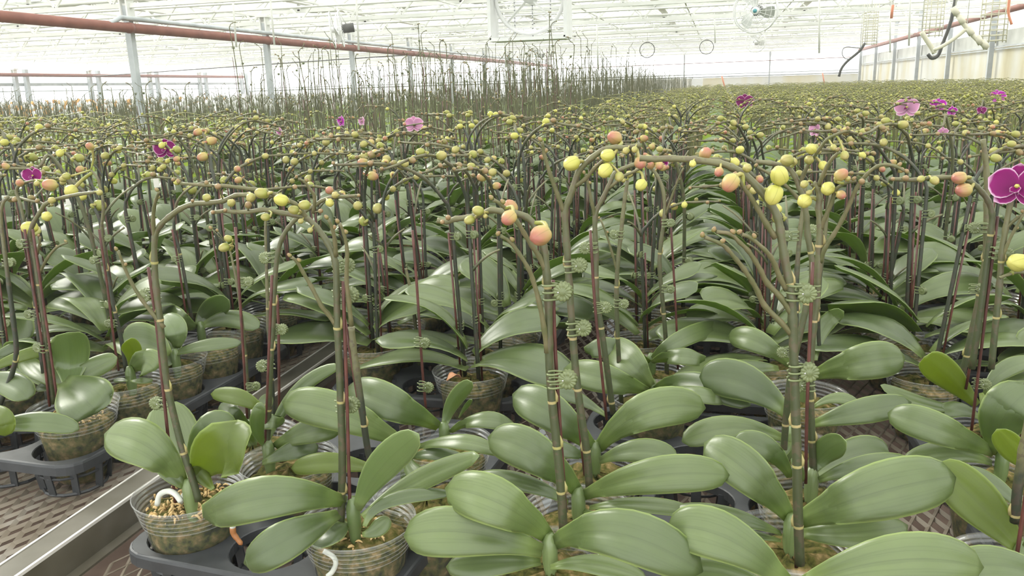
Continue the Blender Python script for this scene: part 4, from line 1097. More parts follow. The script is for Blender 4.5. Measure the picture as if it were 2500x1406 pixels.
# ------------------------------------------------------------------ carrier trays
PITCH_T = 0.110
def tray_geo(nc, nr, skip=()):
    """deck with round pockets, rolled rim, slatted cups below"""
    g = G(); hz = 0.060; p = PITCH_T; X1, Y1 = nc*p/2, nr*p/2; rc = 0.034
    cups = []
    def rr(x, y):
        cx, cyy = X1-rc, Y1-rc
        if abs(x) > cx and abs(y) > cyy:
            dx, dy = abs(x)-cx, abs(y)-cyy; l = sqrt(dx*dx+dy*dy)
            if l > rc: return (math.copysign(cx+dx/l*rc, x), math.copysign(cyy+dy/l*rc, y))
        return (x, y)
    n = 32
    for a in range(nc):
        for b in range(nr):
            cx, cyy = -X1+p*(a+.5), -Y1+p*(b+.5)
            V = []
            for j in range(n):
                th = 2*pi*j/n; m = max(abs(cos(th)), abs(sin(th)))
                V.append((cx+.0468*cos(th), cyy+.0468*sin(th), hz-.012))
            for j in range(n):
                th = 2*pi*j/n; V.append((cx+.0472*cos(th), cyy+.0472*sin(th), hz-.001))
            for j in range(n):
                th = 2*pi*j/n; V.append((cx+.0485*cos(th), cyy+.0485*sin(th), hz))
            for j in range(n):
                th = 2*pi*j/n; m = max(abs(cos(th)), abs(sin(th)))
                x, y = rr(cx+p/2*cos(th)/m, cyy+p/2*sin(th)/m)
                V.append((x, y, hz))
            Fc = [(q*n+j, (q+1)*n+j, (q+1)*n+(j+1) % n, q*n+(j+1) % n) for q in range(3) for j in range(n)]
            g.add(V, [tuple(reversed(f)) for f in Fc])
            for j in range(8):
                th = 2*pi*j/8; c, s = cos(th), sin(th)
                g.join(bar((cx+.0475*c, cyy+.0475*s, hz-.008), (cx+.0410*c, cyy+.0410*s, .004), .012, .0022))
            g.join(torus(.0410, .0026, 16, 5, (cx, cyy, .0045)))
            g.join(torus(.0445, .0018, 16, 5, (cx, cyy, .030)))
    ring = []
    m = 48
    for k in range(4*16):
        t = k/64*4; q = int(t); u = t-q
        c = [(-X1, -Y1), (X1, -Y1), (X1, Y1), (-X1, Y1)]
        a, b = c[q], c[(q+1) % 4]
        u = 0.5-0.5*cos(pi*u)
        ring.append(rr(a[0]+(b[0]-a[0])*u, a[1]+(b[1]-a[1])*u))
    prof = [(0.0, hz), (.0022, hz-.001), (.0034, hz-.004), (.0034, hz-.016), (.0012, hz-.016)]
    V = []
    for o, z in prof:
        for (x, y) in ring:
            l = sqrt(x*x+y*y); nx_ = (1 if abs(x) > X1-rc-1e-6 else 0)*math.copysign(1, x); ny_ = (1 if abs(y) > Y1-rc-1e-6 else 0)*math.copysign(1, y)
            nl = sqrt(nx_*nx_+ny_*ny_) or 1
            V.append((x+o*nx_/nl, y+o*ny_/nl, z))
    k = 64
    g.add(V, [((i+1)*k+j, (i+1)*k+(j+1) % k, i*k+(j+1) % k, i*k+j) for i in range(len(prof)-1) for j in range(k)])
    return g
TRAYS = {}
def tray(x, y, rz, z, nc=3, nr=5, label=None, group=None):
    if (nc, nr) not in TRAYS: TRAYS[(nc, nr)] = shared('carrier_tray', tray_geo(nc, nr), M['tray'], smooth=False)
    o = bpy.data.objects.new('carrier_tray', TRAYS[(nc, nr)]); COL.objects.link(o)
    o.location = (x, y, z); o.rotation_euler = (0, 0, rz)
    return tag(o, label, 'tray', group)
def tray_from(p0, rz, z, nc, nr, label, group=None):
    """p0: centre of the pocket nearest the front left"""
    dx, dy = (nc-1)*PITCH_T/2, (nr-1)*PITCH_T/2
    return tray(p0[0]+dx*cos(rz)-dy*sin(rz), p0[1]+dx*sin(rz)+dy*cos(rz), rz, z, nc, nr, label, group)
tray_from((-.575, .735), radians(-5), BENCH_Z+.003, 3, 4, 'black carrier tray at the front left of the right-hand bench, one pocket empty')
tray_from((-.128, .700), radians(-1), BENCH_Z+.003, 3, 5, 'black carrier tray under the centre front orchids, mostly hidden by leaves')
tray_from((.345, .88), radians(2), BENCH_Z+.003, 3, 5, 'black carrier tray at the right, beyond the strip of bare diamond mesh')
tray_from((-.88-2*PITCH_T*cos(radians(-3)), .905), radians(-3), .813, 3, 5, 'black carrier tray with the rounded corner on the left-hand bench, beside the aisle rail')

# ------------------------------------------------------------------ rows of orchids
def near_hero(x, y, d=.085):
    return any((x-a)**2+(y-b)**2 < d*d for a, b in HERO_XY)
def visible(x, y, z=1.0, m=260):
    px, py, dz = proj((x, y, z))
    if dz < .3: return False
    if -m < px < 2500+m and -200 < py < 1406+250: return True
    return False
R2 = random.Random(21)
budded, tallp = [], []
cols = []
for k in range(0, 13):
    xc = -.020+.455*(k-1)
    cols.append((xc-.108, 'R')); cols.append((xc+.108, 'R'))
for k in range(0, 45):
    xc = -.99-.455*k
    cols.append((xc+.108, 'L')); cols.append((xc-.108, 'L'))
for ci, (x, side) in enumerate(cols):
    if x > 4.35: continue
    y = .72 if side == 'R' else .90
    j = 0
    while y < (23.0 if side == 'R' else 30.0):
        yy = y+R2.uniform(-.012, .012)+(.012 if (ci % 2) else 0); xx = x+R2.uniform(-.012, .012)
        y += .110; j += 1
        if j % 5 == 0: y += .035
        yt = (3.0 if x > -2.0 else 3.9)+.2*sin(3*x)
        tall = side == 'L' and yy > yt
        if side == 'L' and yt-.5 < yy <= yt and R2.random() < .35: continue
        if yy < 1.18 and -.62 < xx < .50: continue
        if yy < 1.28 and -.93 < xx < -.80: continue
        if side == 'L' and not tall and xx > -.80: continue
        if near_hero(xx, yy): continue
        if not visible(xx, yy): continue
        if not tall and .215 < xx < .30 and yy < 1.9: continue
        (tallp if tall else budded).append((xx, yy, side))
dist = lambda p: (p[0]-CAM[0])**2+(p[1]-CAM[1])**2
budded.sort(key=dist); tallp.sort(key=dist)

# magenta and pink blooms of the rows behind: a plant of its own under each
blooms = [((405, 365), 27, 'petal_m', (.2, -.9, .1), 'magenta bloom crossed by a bare twig, left part of picture'),
          ((835, 297), 15, 'petal_v', (-.5, -.8, .1), 'violet side-on bloom beside a smaller pink one, left rows'),
          ((885, 297), 13, 'petal_p', (-.5, -.8, .2), 'half-opened pale pink bloom just right of a violet one'),
          ((1010, 305), 22, 'petal_p', (.5, -.8, .1), 'pink-and-white bloom standing above the middle of the rows'),
          ((685, 322), 13, 'petal_p', (-.4, -.8, -.2), 'small dull pink bloom hanging above the left rows'),
          ((1818, 250), 21, 'petal_m', (.1, -.9, .2), 'lone pale-rimmed magenta bloom far back in the right-hand rows'),
          ((2215, 264), 28, 'petal_p', (-.4, -.8, .2), 'large pale pink bloom at the right, left of violet ones'),
          ((2290, 258), 18, 'petal_v', (-.2, -.9, .3), 'vivid violet bloom at the right, brightest of its cluster'),
          ((2322, 272), 14, 'petal_v', (.4, -.8, -.1), 'violet bloom just lower right of the vivid violet one'),
          ((2435, 238), 20, 'petal_v', (.3, -.8, .4), 'violet bloom nearest the right wall, high above the rows'),
          ((1992, 318), 20, 'petal_p', (-.9, -.5, .3), 'narrow lilac bloom seen edge-on among yellow buds'),
          ((1617, 400), 18, 'petal_m', (.9, -.4, -.2), 'magenta bloom showing behind the centre spikes'),
          ((82, 430), 24, 'petal_m', (.2, -.9, .1), 'magenta bloom behind pink buds at the far left'),
          ((2395, 270), 12, 'petal_m', (.2, -.9, .2), 'small deep magenta bloom right of the violet cluster'),
          ((2300, 322), 13, 'petal_p', (.2, -.9, -.2), 'drooping lilac bloom below the violet cluster')]
for bi, (px, rp, kd, face, lab) in enumerate(blooms):
    zt = 1.235 if bi not in (11,) else 1.20
    c = atz(px[0], px[1], zt)
    if c[1] > 6.2: c = aty(px[0], px[1], 6.0)
    # plant stands a little behind its bloom
    bx, by = c[0]+.03, c[1]+.07
    bz = BENCH_Z if bx > -.76 else .81
    O = np.array([bx, by, bz+.005])
    d = grow(900+bi, 1, False, 1)
    root = build(dict(d, spikes=[], stakes=[], clips=[]), 1, full=True)
    root.location = O
    tag(root, 'potted orchid with '+lab, 'orchid')
    base = O+np.array([.012, 0, .095])
    P = smooth_path([base, base+np.array([.0, -.005, .12]), base+np.array([-.004, -.02, max(.16, c[2]-base[2]-.06)]), c+np.array([.012, .03, .028]), c+np.array([.002, .008, .012]), c+np.array([-.03, -.02, .014]), c+np.array([-.06, -.03, .004])], 4)
    sp = link('flower_spike', tube(P, np.linspace(.0040, .0018, len(P)), 6), M['stem'], root, origin=O)
    rr = rp*px_scale(c)
    link('flower', flower(c, face, rr, 1.0 if rp > 17 else .5, .9), [M[kd], M['petal_m'], M['bud_y']], sp, origin=O)
    for q in range(3):
        e = c+np.array([-.03-.014*q, -.02, .018]); link('bud', bud(e, (-.4, -.5, .6), .006-.001*q, 8, 6), M['bud_p' if q == 0 else 'bud_s'], sp, origin=O)
    stk = link('stake', tube([base, base+np.array([.0, -.006, .2])], .0017, 5), M['stake'], root, origin=O)
    for zc in (.10, .19): link('clip', clip_at(base+np.array([-.001, -.008, zc]), -.3, 0, .9), [M['clip'], M['spring']], root, origin=O)
    budded = [p for p in budded if (p[0]-bx)**2+(p[1]-by)**2 > .075**2]
    HERO_XY.append((bx, by))

N_IND = 285-len(HERO_XY)
ind, far = budded[:N_IND], budded[N_IND:]
def zone_label(x, y, kind):
    px = proj((x, y, 1.0))[0]
    if kind == 'tall':
        s = 'left' if px < 500 else ('centre left' if px < 1000 else 'centre')
        return 'tall straight staked orchid in front of the tall thicket, %s' % s, 'tall staked orchids, %s' % s
    band = 'just behind the front trays' if y < 1.7 else ('in the middle rows' if y < 2.6 else 'in the far rows')
    if x < -.77: w = 'left of the aisle rail'
    elif px < 1150: w = 'right beside the aisle rail'
    elif px < 1650: w = 'centre of picture'
    elif px < 2100: w = 'right of centre'
    else: w = 'toward the right wall'
    return 'budded potted orchid %s, %s' % (band, w), 'budded orchids %s, %s' % (band, w)
def spread(lst, protos, lod, kind, rot):
    used = [0]*len(protos)
    for i, (x, y, side) in enumerate(lst):
        v = R2.randrange(len(protos))
        if 0 in used and i < len(protos)*2: v = used.index(0)
        o = protos[v] if used[v] == 0 else copy_tree(protos[v])
        used[v] += 1
        o.location = (x, y, (BENCH_Z if side == 'R' else .81)+.005)
        o.rotation_euler = (0, 0, R2.choice((0, pi))*rot+R2.uniform(-.35, .35))
        s = R2.uniform(.93, 1.06)
        o.scale = (s, s, s)
        lb, gp = zone_label(x, y, kind)
        tag(o, lb, 'orchid', gp)
nA = 75
protA = [build(grow(100+i, 2), 2) for i in range(12)]
protB = [build(grow(300+i, 1), 1, full=True) for i in range(10)]
protC = [build(grow(400+i, 1), 1, full=False) for i in range(8)]
spread(ind[:nA], protA, 2, 'b', 1)
spread(ind[nA:nA+75], protB, 1, 'b', 1)
spread(ind[nA+75:], protC, 1, 'b', 1)
protT = [build(grow(500+i, 1, True, lean=-.02), 1, 'tall_potted_orchid', smat='stem_tall', full=False) for i in range(10)]
nT = 130
protS = [build(grow(560+i, 1, True, lean=-.02, short=True), 1, 'tall_potted_orchid', smat='stem_tall', full=False) for i in range(6)]
is_t = lambda q: q[0] > -2.9 and q[1] > 4.3
tn_ = [q for q in tallp[:nT] if is_t(q)]; ts_ = [q for q in tallp[:nT] if not is_t(q)]
spread(tn_, protT, 1, 'tall', 1); spread(ts_, protS, 1, 'tall', 1)
tallf = tallp[nT:]

# ------------------------------------------------------------------ the countless plants of the far rows
def merge_far(name, lst, dicts, label, cat, tallz=None, extra=None):
    """one mesh; each plant a rotated, shifted copy of a small template"""
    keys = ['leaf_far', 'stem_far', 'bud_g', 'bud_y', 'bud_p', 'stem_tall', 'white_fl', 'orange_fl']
    T = []
    for d in dicts:
        g = G()
        for q in d['leaves']: g.join(q, 0)
        for stem, buds, sh in d['spikes']:
            g.join(stem, 5 if tallz else 1)
            for q, k in buds: g.join(q, {'bud_g': 3, 'bud_y': 3, 'bud_p': 4, 'bud_s': 2 if not tallz else 5}[k])
        for q in d['stakes']: g.join(q, 5)
        tri = []; kk = []
        for f, k in zip(g.F, g.K):
            for a in range(1, len(f)-1): tri.append((f[0], f[a], f[a+1])); kk.append(k)
        T.append((g.verts(), np.array(tri, np.int32), np.array(kk, np.int32)))
    VV, FF, KK = [], [], []; off = 0
    for (x, y, side) in lst:
        V, Fc, K = T[R2.randrange(len(T))]
        a = R2.choice((0, pi))+R2.uniform(-.4, .4); c, s = cos(a), sin(a)
        z = (BENCH_Z if side == 'R' else .81)
        sc = R2.uniform(.92, 1.06); zs = sc*(tallz(x, y) if tallz else 1)
        W = np.empty_like(V)
        W[:, 0] = (V[:, 0]*c-V[:, 1]*s)*sc+x; W[:, 1] = (V[:, 0]*s+V[:, 1]*c)*sc+y
        W[:, 2] = np.where(V[:, 2] > .2, (.2+(V[:, 2]-.2)*zs), V[:, 2])+z
        VV.append(W); FF.append(Fc+off); KK.append(K); off += len(V)
    if extra: 
        for (V, Fc, k) in extra:
            VV.append(V); FF.append(Fc+off); KK.append(np.full(len(Fc), k, np.int32)); off += len(V)
    VV = np.concatenate(VV).astype(np.float32); FF = np.concatenate(FF).astype(np.int32); KK = np.concatenate(KK)
    me = bpy.data.meshes.new(name)
    me.vertices.add(len(VV)); me.vertices.foreach_set('co', VV.ravel())
    me.loops.add(FF.size); me.loops.foreach_set('vertex_index', FF.ravel())
    me.polygons.add(len(FF)); me.polygons.foreach_set('loop_start', np.arange(0, FF.size, 3, dtype=np.int32))
    me.polygons.foreach_set('loop_total', np.full(len(FF), 3, np.int32))
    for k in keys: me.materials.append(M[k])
    me.polygons.foreach_set('material_index', KK)
    me.update(calc_edges=True)
    print(name, len(FF), 'triangles', len(lst), 'plants')
    o = bpy.data.objects.new(name, me); COL.objects.link(o)
    return tag(o, label, cat, kind='stuff')
far = [p for p in far if not near_hero(p[0], p[1], .07)]
far = [p for p in far if p[1] < 9 or R2.random() < max(.35, 1-(p[1]-9)*.06)]
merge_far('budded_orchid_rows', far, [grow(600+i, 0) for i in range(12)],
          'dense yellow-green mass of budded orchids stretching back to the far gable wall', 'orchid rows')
tallf = [p for p in tallf if (p[0] > -2.9 or R2.random() < .55) and (p[1] < 9 or R2.random() < max(.42, 1-(p[1]-9)*.055))]
def tall_h(x, y):
    return 1.0 if x > -2.9 and y > 4.3 else .66
ex = []
bl = bud((0, 0, 0), (0, 0, 1), 1.0, 6, 4); bv = bl.verts(); bt = []
for f in bl.F:
    for a in range(1, len(f)-1): bt.append((f[0], f[a], f[a+1]))
bt = np.array(bt, np.int32)
for _ in range(1500):
    x = R2.uniform(-19, -6.0); y = R2.uniform(10.5, 19)
    if not visible(x, y): continue
    s = R2.uniform(.03, .055); z = R2.uniform(1.10, 1.34)
    k = 7 if (x < -10.5 and R2.random() < .6) else 6
    ex.append((bv*np.array([s, s*.5, s])+np.array([x, y, z]), bt, k))
merge_far('tall_orchid_rows', tallf, [grow(700+i, 0, True, lean=-.02) for i in range(12)],
          'thicket of tall staked orchid spikes, left and centre, white and orange blooms beyond', 'orchid rows', tall_h, ex)

# trays under the rows behind
tn = 0
for k in range(0, 5):
    for j in range(0, 5):
        xc = -.465+.455*k; yc = 1.46+.585*j
        if k == 1: yc = 1.52+.585*j
        if k >= 2: yc = 1.72+.585*j
        if not visible(xc, yc): continue
        w = 'right-hand bench' if k < 2 else 'bench toward the right wall'
        tray(xc, yc, radians(R2.uniform(-1.5, 1.5)), BENCH_Z+.003, 3, 5,
             'black carrier tray under the budded orchids of the rows behind, %s' % w, 'carrier trays under the rear rows, %s' % w)
for k in range(0, 4):
    for j in range(0, 4):
        if k == 0 and j == 0: continue
        xc = -.99-.455*k; yc = 1.12+.585*j
        if not visible(xc, yc): continue
        tray(xc, yc, radians(R2.uniform(-1.5, 1.5)), .813, 3, 5,
             'black carrier tray under the budded orchids of the left-hand bench', 'carrier trays on the left-hand bench')

# ------------------------------------------------------------------ benches of expanded metal
def mesh_sheet(x0, x1, y0, y1, z, LW=.050, SW=.022, tilt=1, sw=.0030):
    """expanded metal: diamonds with their long way along the bench, strands tilted like louvres"""
    V, Fc = [], []
    nx_ = int((x1-x0)/SW); ny_ = int((y1-y0)/LW)
    th = .0016
    def strand(a, b):
        n0 = len(V); d = unit(np.array([b[0]-a[0], b[1]-a[1], 0])); s = np.array([-d[1], d[0], 0])
        if s[0] < 0: s = -s
        up = np.array([0, 0, 1.0]); w = s*sw*.8+up*sw*.55*tilt; t = unit(np.cross(d, w))*th/2
        for p in (a, b):
            p = np.array([p[0], p[1], z])
            V.extend([p-w/1.0-t, p+w/1.0-t, p+w/1.0+t, p-w/1.0+t])
        Fc.extend([(n0+3, n0+2, n0+1, n0), (n0+4, n0+5, n0+6, n0+7), (n0, n0+1, n0+5, n0+4), (n0+1, n0+2, n0+6, n0+5), (n0+2, n0+3, n0+7, n0+6), (n0+3, n0, n0+4, n0+7)])
    for i in range(nx_):
        for j in range(ny_):
            xa, ya = x0+i*SW, y0+j*LW
            xm, ym = xa+SW/2, ya+LW/2
            if j*LW+y0 > 0 and not visible(xa, ya, z, 120): continue
            strand((xa, ya), (xm, ym)); strand((xm, ym), (xa+SW, ya)); strand((xa, ya+LW), (xm, ym)); strand((xm, ym), (xa+SW, ya+LW))
    return G().add(V, Fc)
def bench(x0, x1, z, y0, ynear, yend, label, lip_l=True, lip_r=True, mesh_x=None, q_mesh=True, tilt=1):
    root = empty('rolling_bench', ((x0+x1)/2, y0, 0)); O = np.array([(x0+x1)/2, y0, 0])
    tag(root, label, 'bench')
    mx0, mx1 = mesh_x or (x0+.03, x1-.03)
    if q_mesh: link('expanded_mesh', mesh_sheet(mx0, mx1, y0, ynear, z-.003, tilt=tilt, sw=.0030 if tilt > 0 else .0031), M['galv'], root, smooth=False, origin=O)
    if yend > ynear:
        link('bench_deck', box(((x0+x1)/2, (ynear+yend)/2, z-.004), (x1-x0-.05, yend-ynear, .004)), M['galv'], root, smooth=False, origin=O)
    yc, yl = (y0+yend)/2, yend-y0
    for side, has in ((-1, lip_l), (1, lip_r)):
        if not has: continue
        xe = x0 if side < 0 else x1
        a = xe-side*.038
        g = G()
        g.join(box(((xe+a)/2, yc, z+.028), (.038, yl, .004)))                    # flat top
        g.join(box((a, yc, z+.013), (.003, yl, .034))); g.join(box((xe, yc, z-.02), (.003, yl, .094)))
        link('side_rail', g, M['rail'], root, smooth=False, origin=O)
        g = G().join(box((a, yc, z+.0315), (.0034, yl, .004))).join(box((xe, yc, z+.0315), (.0034, yl, .004)))
        link('rail_lip', g, M['rail_edge_highlight'], root, smooth=False, origin=O)
    g = G()
    y = y0+.4
    while y < min(yend, 9):
        g = bar((x0+.04, y, z-.025), (x1-.04, y, z-.025), .03, .035)
        link('cross_bar', g, M['galv_post'], root, smooth=False, origin=O); 
        for xx in (x0+.25, x1-.25):
            link('leg', bar((xx, y, 0), (xx, y, z-.04), .035), M['galv_post'], root, smooth=False, origin=O)
        y += 1.6
    return root
bench(-.737, 1.02, BENCH_Z, .30, 3.6, 24, 'rolling bench of expanded metal mesh carrying the right-hand budded orchids', lip_l=False)
bench(1.08, 2.82, BENCH_Z, 1.0, 3.4, 24, 'rolling bench second from the aisle rail, filled with budded orchids')
bench(2.88, 4.60, BENCH_Z, 3.0, 3.1, 24, 'rolling bench nearest the right wall, filled with budded orchids', q_mesh=False)
bench(-2.53, -.781, .81, .30, 3.0, 31, 'rolling bench left of the aisle rail, its bare mesh edge showing at the lower left', lip_r=False, mesh_x=(-2.50, -.782), tilt=-1)
for q, xw in enumerate((-4.33, -6.13, -7.93, -9.73, -11.53, -13.33, -15.13, -16.93, -18.73)):
    nm = ('second', 'third', 'fourth', 'fifth', 'sixth', 'seventh', 'eighth', 'ninth', 'outermost')[q]
    bench(xw, xw+1.74, .81, 1.5+.9*q, 1.6+.9*q, 31, 'bench %s from the aisle rail to the left, hidden beneath tall orchids' % nm, q_mesh=False)
# the right-hand bench's own tall edge along the aisle
root = empty('aisle_rail', (-.76, 12, .8)); O = np.array([-.76, 12, .8])
tag(root, 'brownish aluminium rail between the two benches running away from the lower left corner', 'rail')
g = G().join(box((-.7405, 12.15, .818), (.005, 23.7, .040))).join(box((-.760, 12.15, .8362), (.040, 23.7, .0036))).join(box((-.732, 12.15, .7990), (.018, 23.7, .003)))
link('rail_profile', g, M['rail'], root, smooth=False, origin=O)
link('rail_lip', G().join(box((-.7395, 12.15, .8395), (.0035, 23.7, .004))).join(box((-.7800, 12.15, .8365), (.003, 23.7, .005))), M['rail_edge_highlight'], root, smooth=False, origin=O)

# ------------------------------------------------------------------ greenhouse shell
def struct(name, g, m, smooth=False):
    o = link(name, g, m, None, smooth); o['kind'] = 'structure'; return o
XR, XL, YF, YB = 5.05, -20.5, 33.9, -2.0
YK = [8.68+3.07*k for k in range(0, 9)]
YALL = [8.68-3.07*2, 8.68-3.07]+YK
struct('floor', box(((XR+XL)/2, (YF+YB)/2, -.05), (XR-XL+1, YF-YB+1, .1)), M['floor'])
# right wall: stained sheet, gutter band, glass above
struct('wall_right', box((XR+.06, (YF+YB)/2, .91), (.02, YF-YB, 1.82)), M['sheet'])
g = G().join(box((XR+.05, (YF+YB)/2, 1.975), (.05, YF-YB, .27)))
struct('trim_gutter_right', g, M['band'])
struct('trim_rail_right', G().join(box((XR+.0, (YF+YB)/2, 1.83), (.04, YF-YB, .022))).join(box((XR+.0, (YF+YB)/2, 1.78), (.035, YF-YB, .020))), M['galv_post'])
struct('window_1', box((XR+.06, (YF+YB)/2, 2.6), (.008, YF-YB, .98)), M['glass'])
# rear gable
struct('wall_rear', box((XR-4.4, YF+.05, .74), (8.8, .02, 1.49)), M['sheet'])
struct('window_2', G().join(box(((XR+XL)/2, YF+.05, 2.6), (XR-XL, .008, 2.2))).join(box(((XL+XR-8.8)/2, YF+.05, .75), (XR-8.8-XL, .008, 1.5))), M['glass'])
struct('trim_rail_rear', G().join(box(((XR+XL)/2, YF, 1.52), (XR-XL, .05, .05))).join(box(((XR+XL)/2, YF, 1.62), (XR-XL, .04, .03))), M['galv_post'])
# left wall
struct('window_3', box((XL-.06, (YF+YB)/2, 1.6), (.008, YF-YB, 3.1)), M['glass'])
struct('trim_rail_left', G().join(box((XL, (YF+YB)/2, 1.86), (.05, YF-YB, .09))).join(box((XL, (YF+YB)/2, 1.66), (.04, YF-YB, .03))), M['galv_post'])
struct('wall_left', box((XL-.06, (YF+YB)/2, .3), (.05, YF-YB, .6)), M['band'])
struct('wall_front', box(((XR+XL)/2, YB-.05, 1.6), (XR-XL, .02, 3.2)), M['glass'])
# roof: ridge-and-gutter glass, one gable per 3.2 m, with glazing bars
g = G(); gb = G(); nb = 8; wv = (XR-XL)/nb
for k in range(nb):
    a, c = XL+k*wv, XL+(k+1)*wv; m_ = (a+c)/2
    for (x0, z0, x1, z1) in ((a, 3.06, m_, 3.95), (m_, 3.95, c, 3.06)):
        V = [(x0, YB, z0), (x1, YB, z1), (x1, YF+.1, z1), (x0, YF+.1, z0)]
        V += [(x, y, z+.006) for x, y, z in V]
        g.add(V, [(0, 1, 2, 3), (7, 6, 5, 4), (0, 4, 5, 1), (2, 6, 7, 3), (1, 5, 6, 2), (0, 3, 7, 4)])
        y = YB
        while y < YF:
            gb.join(bar((x0, y, z0-.02), (x1, y, z1-.02), .025, .035)); y += 1.535
    gb.join(bar((m_, YB, 3.92), (m_, YF, 3.92), .06, .05))
struct('ceiling', g, M['glass'])
struct('trim_roof_bars', gb, M['white_metal'])
for k in range(nb+1):
    x = XL+k*wv
    o = link('gutter', box((x, (YF+YB)/2, 3.03), (.16, YF-YB, .07)), M['white_metal'], None, False)
    o['kind'] = 'structure'; o.name = 'trim_gutter_%d' % (k+1)

# lattice trusses, one per bay line
def truss(y, label, name='roof_truss', x0=XL, x1=XR, zb=2.40, zt=2.86):
    root = empty(name, ((x0+x1)/2, y, zb)); O = np.array([(x0+x1)/2, y, zb])
    tag(root, label, 'roof truss', 'lattice roof trusses')
    near = y < 21
    link('bottom_chord', bar((x0, y, zb), (x1, y, zb), .05, .05), M['white_metal'], root, False, origin=O)
    link('top_chord', bar((x0, y, zt), (x1, y, zt), .05, .06), M['white_metal'], root, False, origin=O)
    g = G(); p = .80; x = x0; n = int((x1-x0)/p)
    for i in range(n):
        a = x0+i*p
        g.join(bar((a, y, zb+.02), (a+p/2, y, zt-.02), .024)); g.join(bar((a+p/2, y, zt-.02), (a+p, y, zb+.02), .024))
    link('lattice', g, M['white_metal'], root, False, origin=O)
    # upstands to the gutters
    g = G()
    for k in range(nb+1):
        xx = x0+k*wv; g.join(bar((xx, y, zt), (xx, y, 3.02), .05))
    link('upstand', g, M['white_metal'], root, False, origin=O)
    return root
for i, y in enumerate(YALL):
    truss(y, 'white lattice roof truss spanning the greenhouse above the orchids')
    # drive pipe and bunched shade cloth beside the truss
    r = random.Random(i)
    for (dy, zz, rad, nm) in () if y > 33 else ((.32, 2.50, .018, 'one'), (1.25, 2.50, .016, 'two'), (2.1, 2.50, .016, 'three')):
        o = link('curtain_pipe', tube([((XL), y+dy, zz), (XR, y+dy, zz)], rad, 6), M['white_metal'], None, True)
        tag(o, 'thin white curtain drive pipe crossing under the roof between trusses', 'pipe', 'curtain drive pipes')
    n = 170; P = []; R_ = []
    for q in range(n):
        x = XL+(XR-XL)*q/(n-1); P.append((x, y+.16+.02*sin(q*1.3), 2.93-.055*abs(sin(x*1.95))+.008*sin(q*2.1))); R_.append(.030+.022*abs(sin(x*1.95))+r.uniform(0, .008))
    o = link('shade_curtain', tube(P, R_, 7), M['curtain'], None, True)
    tag(o, 'bunched grey shade cloth gathered in scallops beside a roof truss', 'shade curtain', 'gathered shade curtains')

g = G()
for k in range(2*nb):
    x = XL+.8+k*wv/2
    g.join(bar((x, YB, 2.528), (x, YF, 2.528), .022, .022)); 
struct('trim_purlins', g, M['white_metal'])
# posts of the left row with brackets
def post(x, y, label, group, w=.075, top=2.40, bracket=True):
    root = empty('steel_post', (x, y, 0)); O = np.array([x, y, 0]); tag(root, label, 'post', group)
    link('shaft', bar((x, y, 0), (x, y, top), w, w), M['galv_post'], root, False, origin=O)
    if bracket:
        g = G().join(box((x-.045, y, top-.02), (.02, .13, .30))).join(box((x+.045, y, top-.02), (.02, .13, .30))).join(box((x, y, top+.10), (.20, .16, .03)))
        link('bracket', g, M['white_metal'], root, False, origin=O)
    return root
ORD = ('nearest', 'second', 'third', 'fourth', 'fifth', 'sixth', 'seventh', 'eighth', 'farthest')
for i, y in enumerate(YK):
    post(-6.72, y, '%s grey steel post of the row carrying the red pipe' % ORD[i], 'posts under the red pipe')
    if i < 9:
        post(XR-.06, y, '%s galvanised post along the stained right wall' % ORD[i], 'posts of the right wall', .085, 3.0, False)
        a = post(XL+.1, y, '%s paired grey post of the far left wall' % ORD[i], 'posts of the left wall', .12, 2.2, True)
        b = link('shaft', bar((XL+.1, y+.42, 0), (XL+.1, y+.42, 2.3), .12), M['galv_post'], a, False, origin=np.array([XL+.1, y, 0]))
for i in range(7):
    x = XR-3.2*(i+1)
    o = post(x, YF-.06, '%s slim post of the rear gable, counted from the right' % ('first', 'second', 'third', 'fourth', 'fifth', 'sixth', 'seventh')[i], 'gable posts', .05, 2.4, True)

# heating pipes
def pipe(name, P, r, m, label, flanges=()):
    root = link(name, tube(P, r, 14), M[m], None, True)
    tag(root, label, 'pipe')
    for f in flanges:
        link('flange', tube([(f[0], f[1]-.03, f[2]), (f[0], f[1]+.03, f[2])], r*1.12, 14), M[m], root, True)
    return root
pipe('heating_pipe', [(-6.60, -1, 2.14), (-6.60, 33.5, 2.14)], .055, 'rust', 'thick rust-red heating pipe crossing the upper left of the picture',
     [(-6.60, y-.15, 2.14) for y in YK])
pipe('heating_pipe', [(-6.58, 8.1, 2.13), (-6.60, 8.4, 2.245), (-6.60, 33.5, 2.255)], .028, 'galv_post', 'thin grey pipe running just above the thick red one')
pipe('heating_pipe', [(XL+.35, 8, 2.13), (XL+.35, 33, 2.13)], .055, 'rust', 'thin-looking red pipe along the far left wall')
pipe('heating_pipe', [(XR-.16, 3, 2.52), (XR-.16, 33, 2.30)], .055, 'rust', 'dark red pipe along the top of the right wall')
pipe('gable_pipe', [(-14, YF-.15, 1.98), (XR-.3, YF-.15, 2.08)], .012, 'rust', 'thin red line stretched across the rear gable')
pipe('sensor_cable', [(-16, 19, 1.95), (-10, 18, 2.05), (-6.78, 17.89, 2.12)], .012, 'hose', 'beaded dark cable sagging across the far left bay')

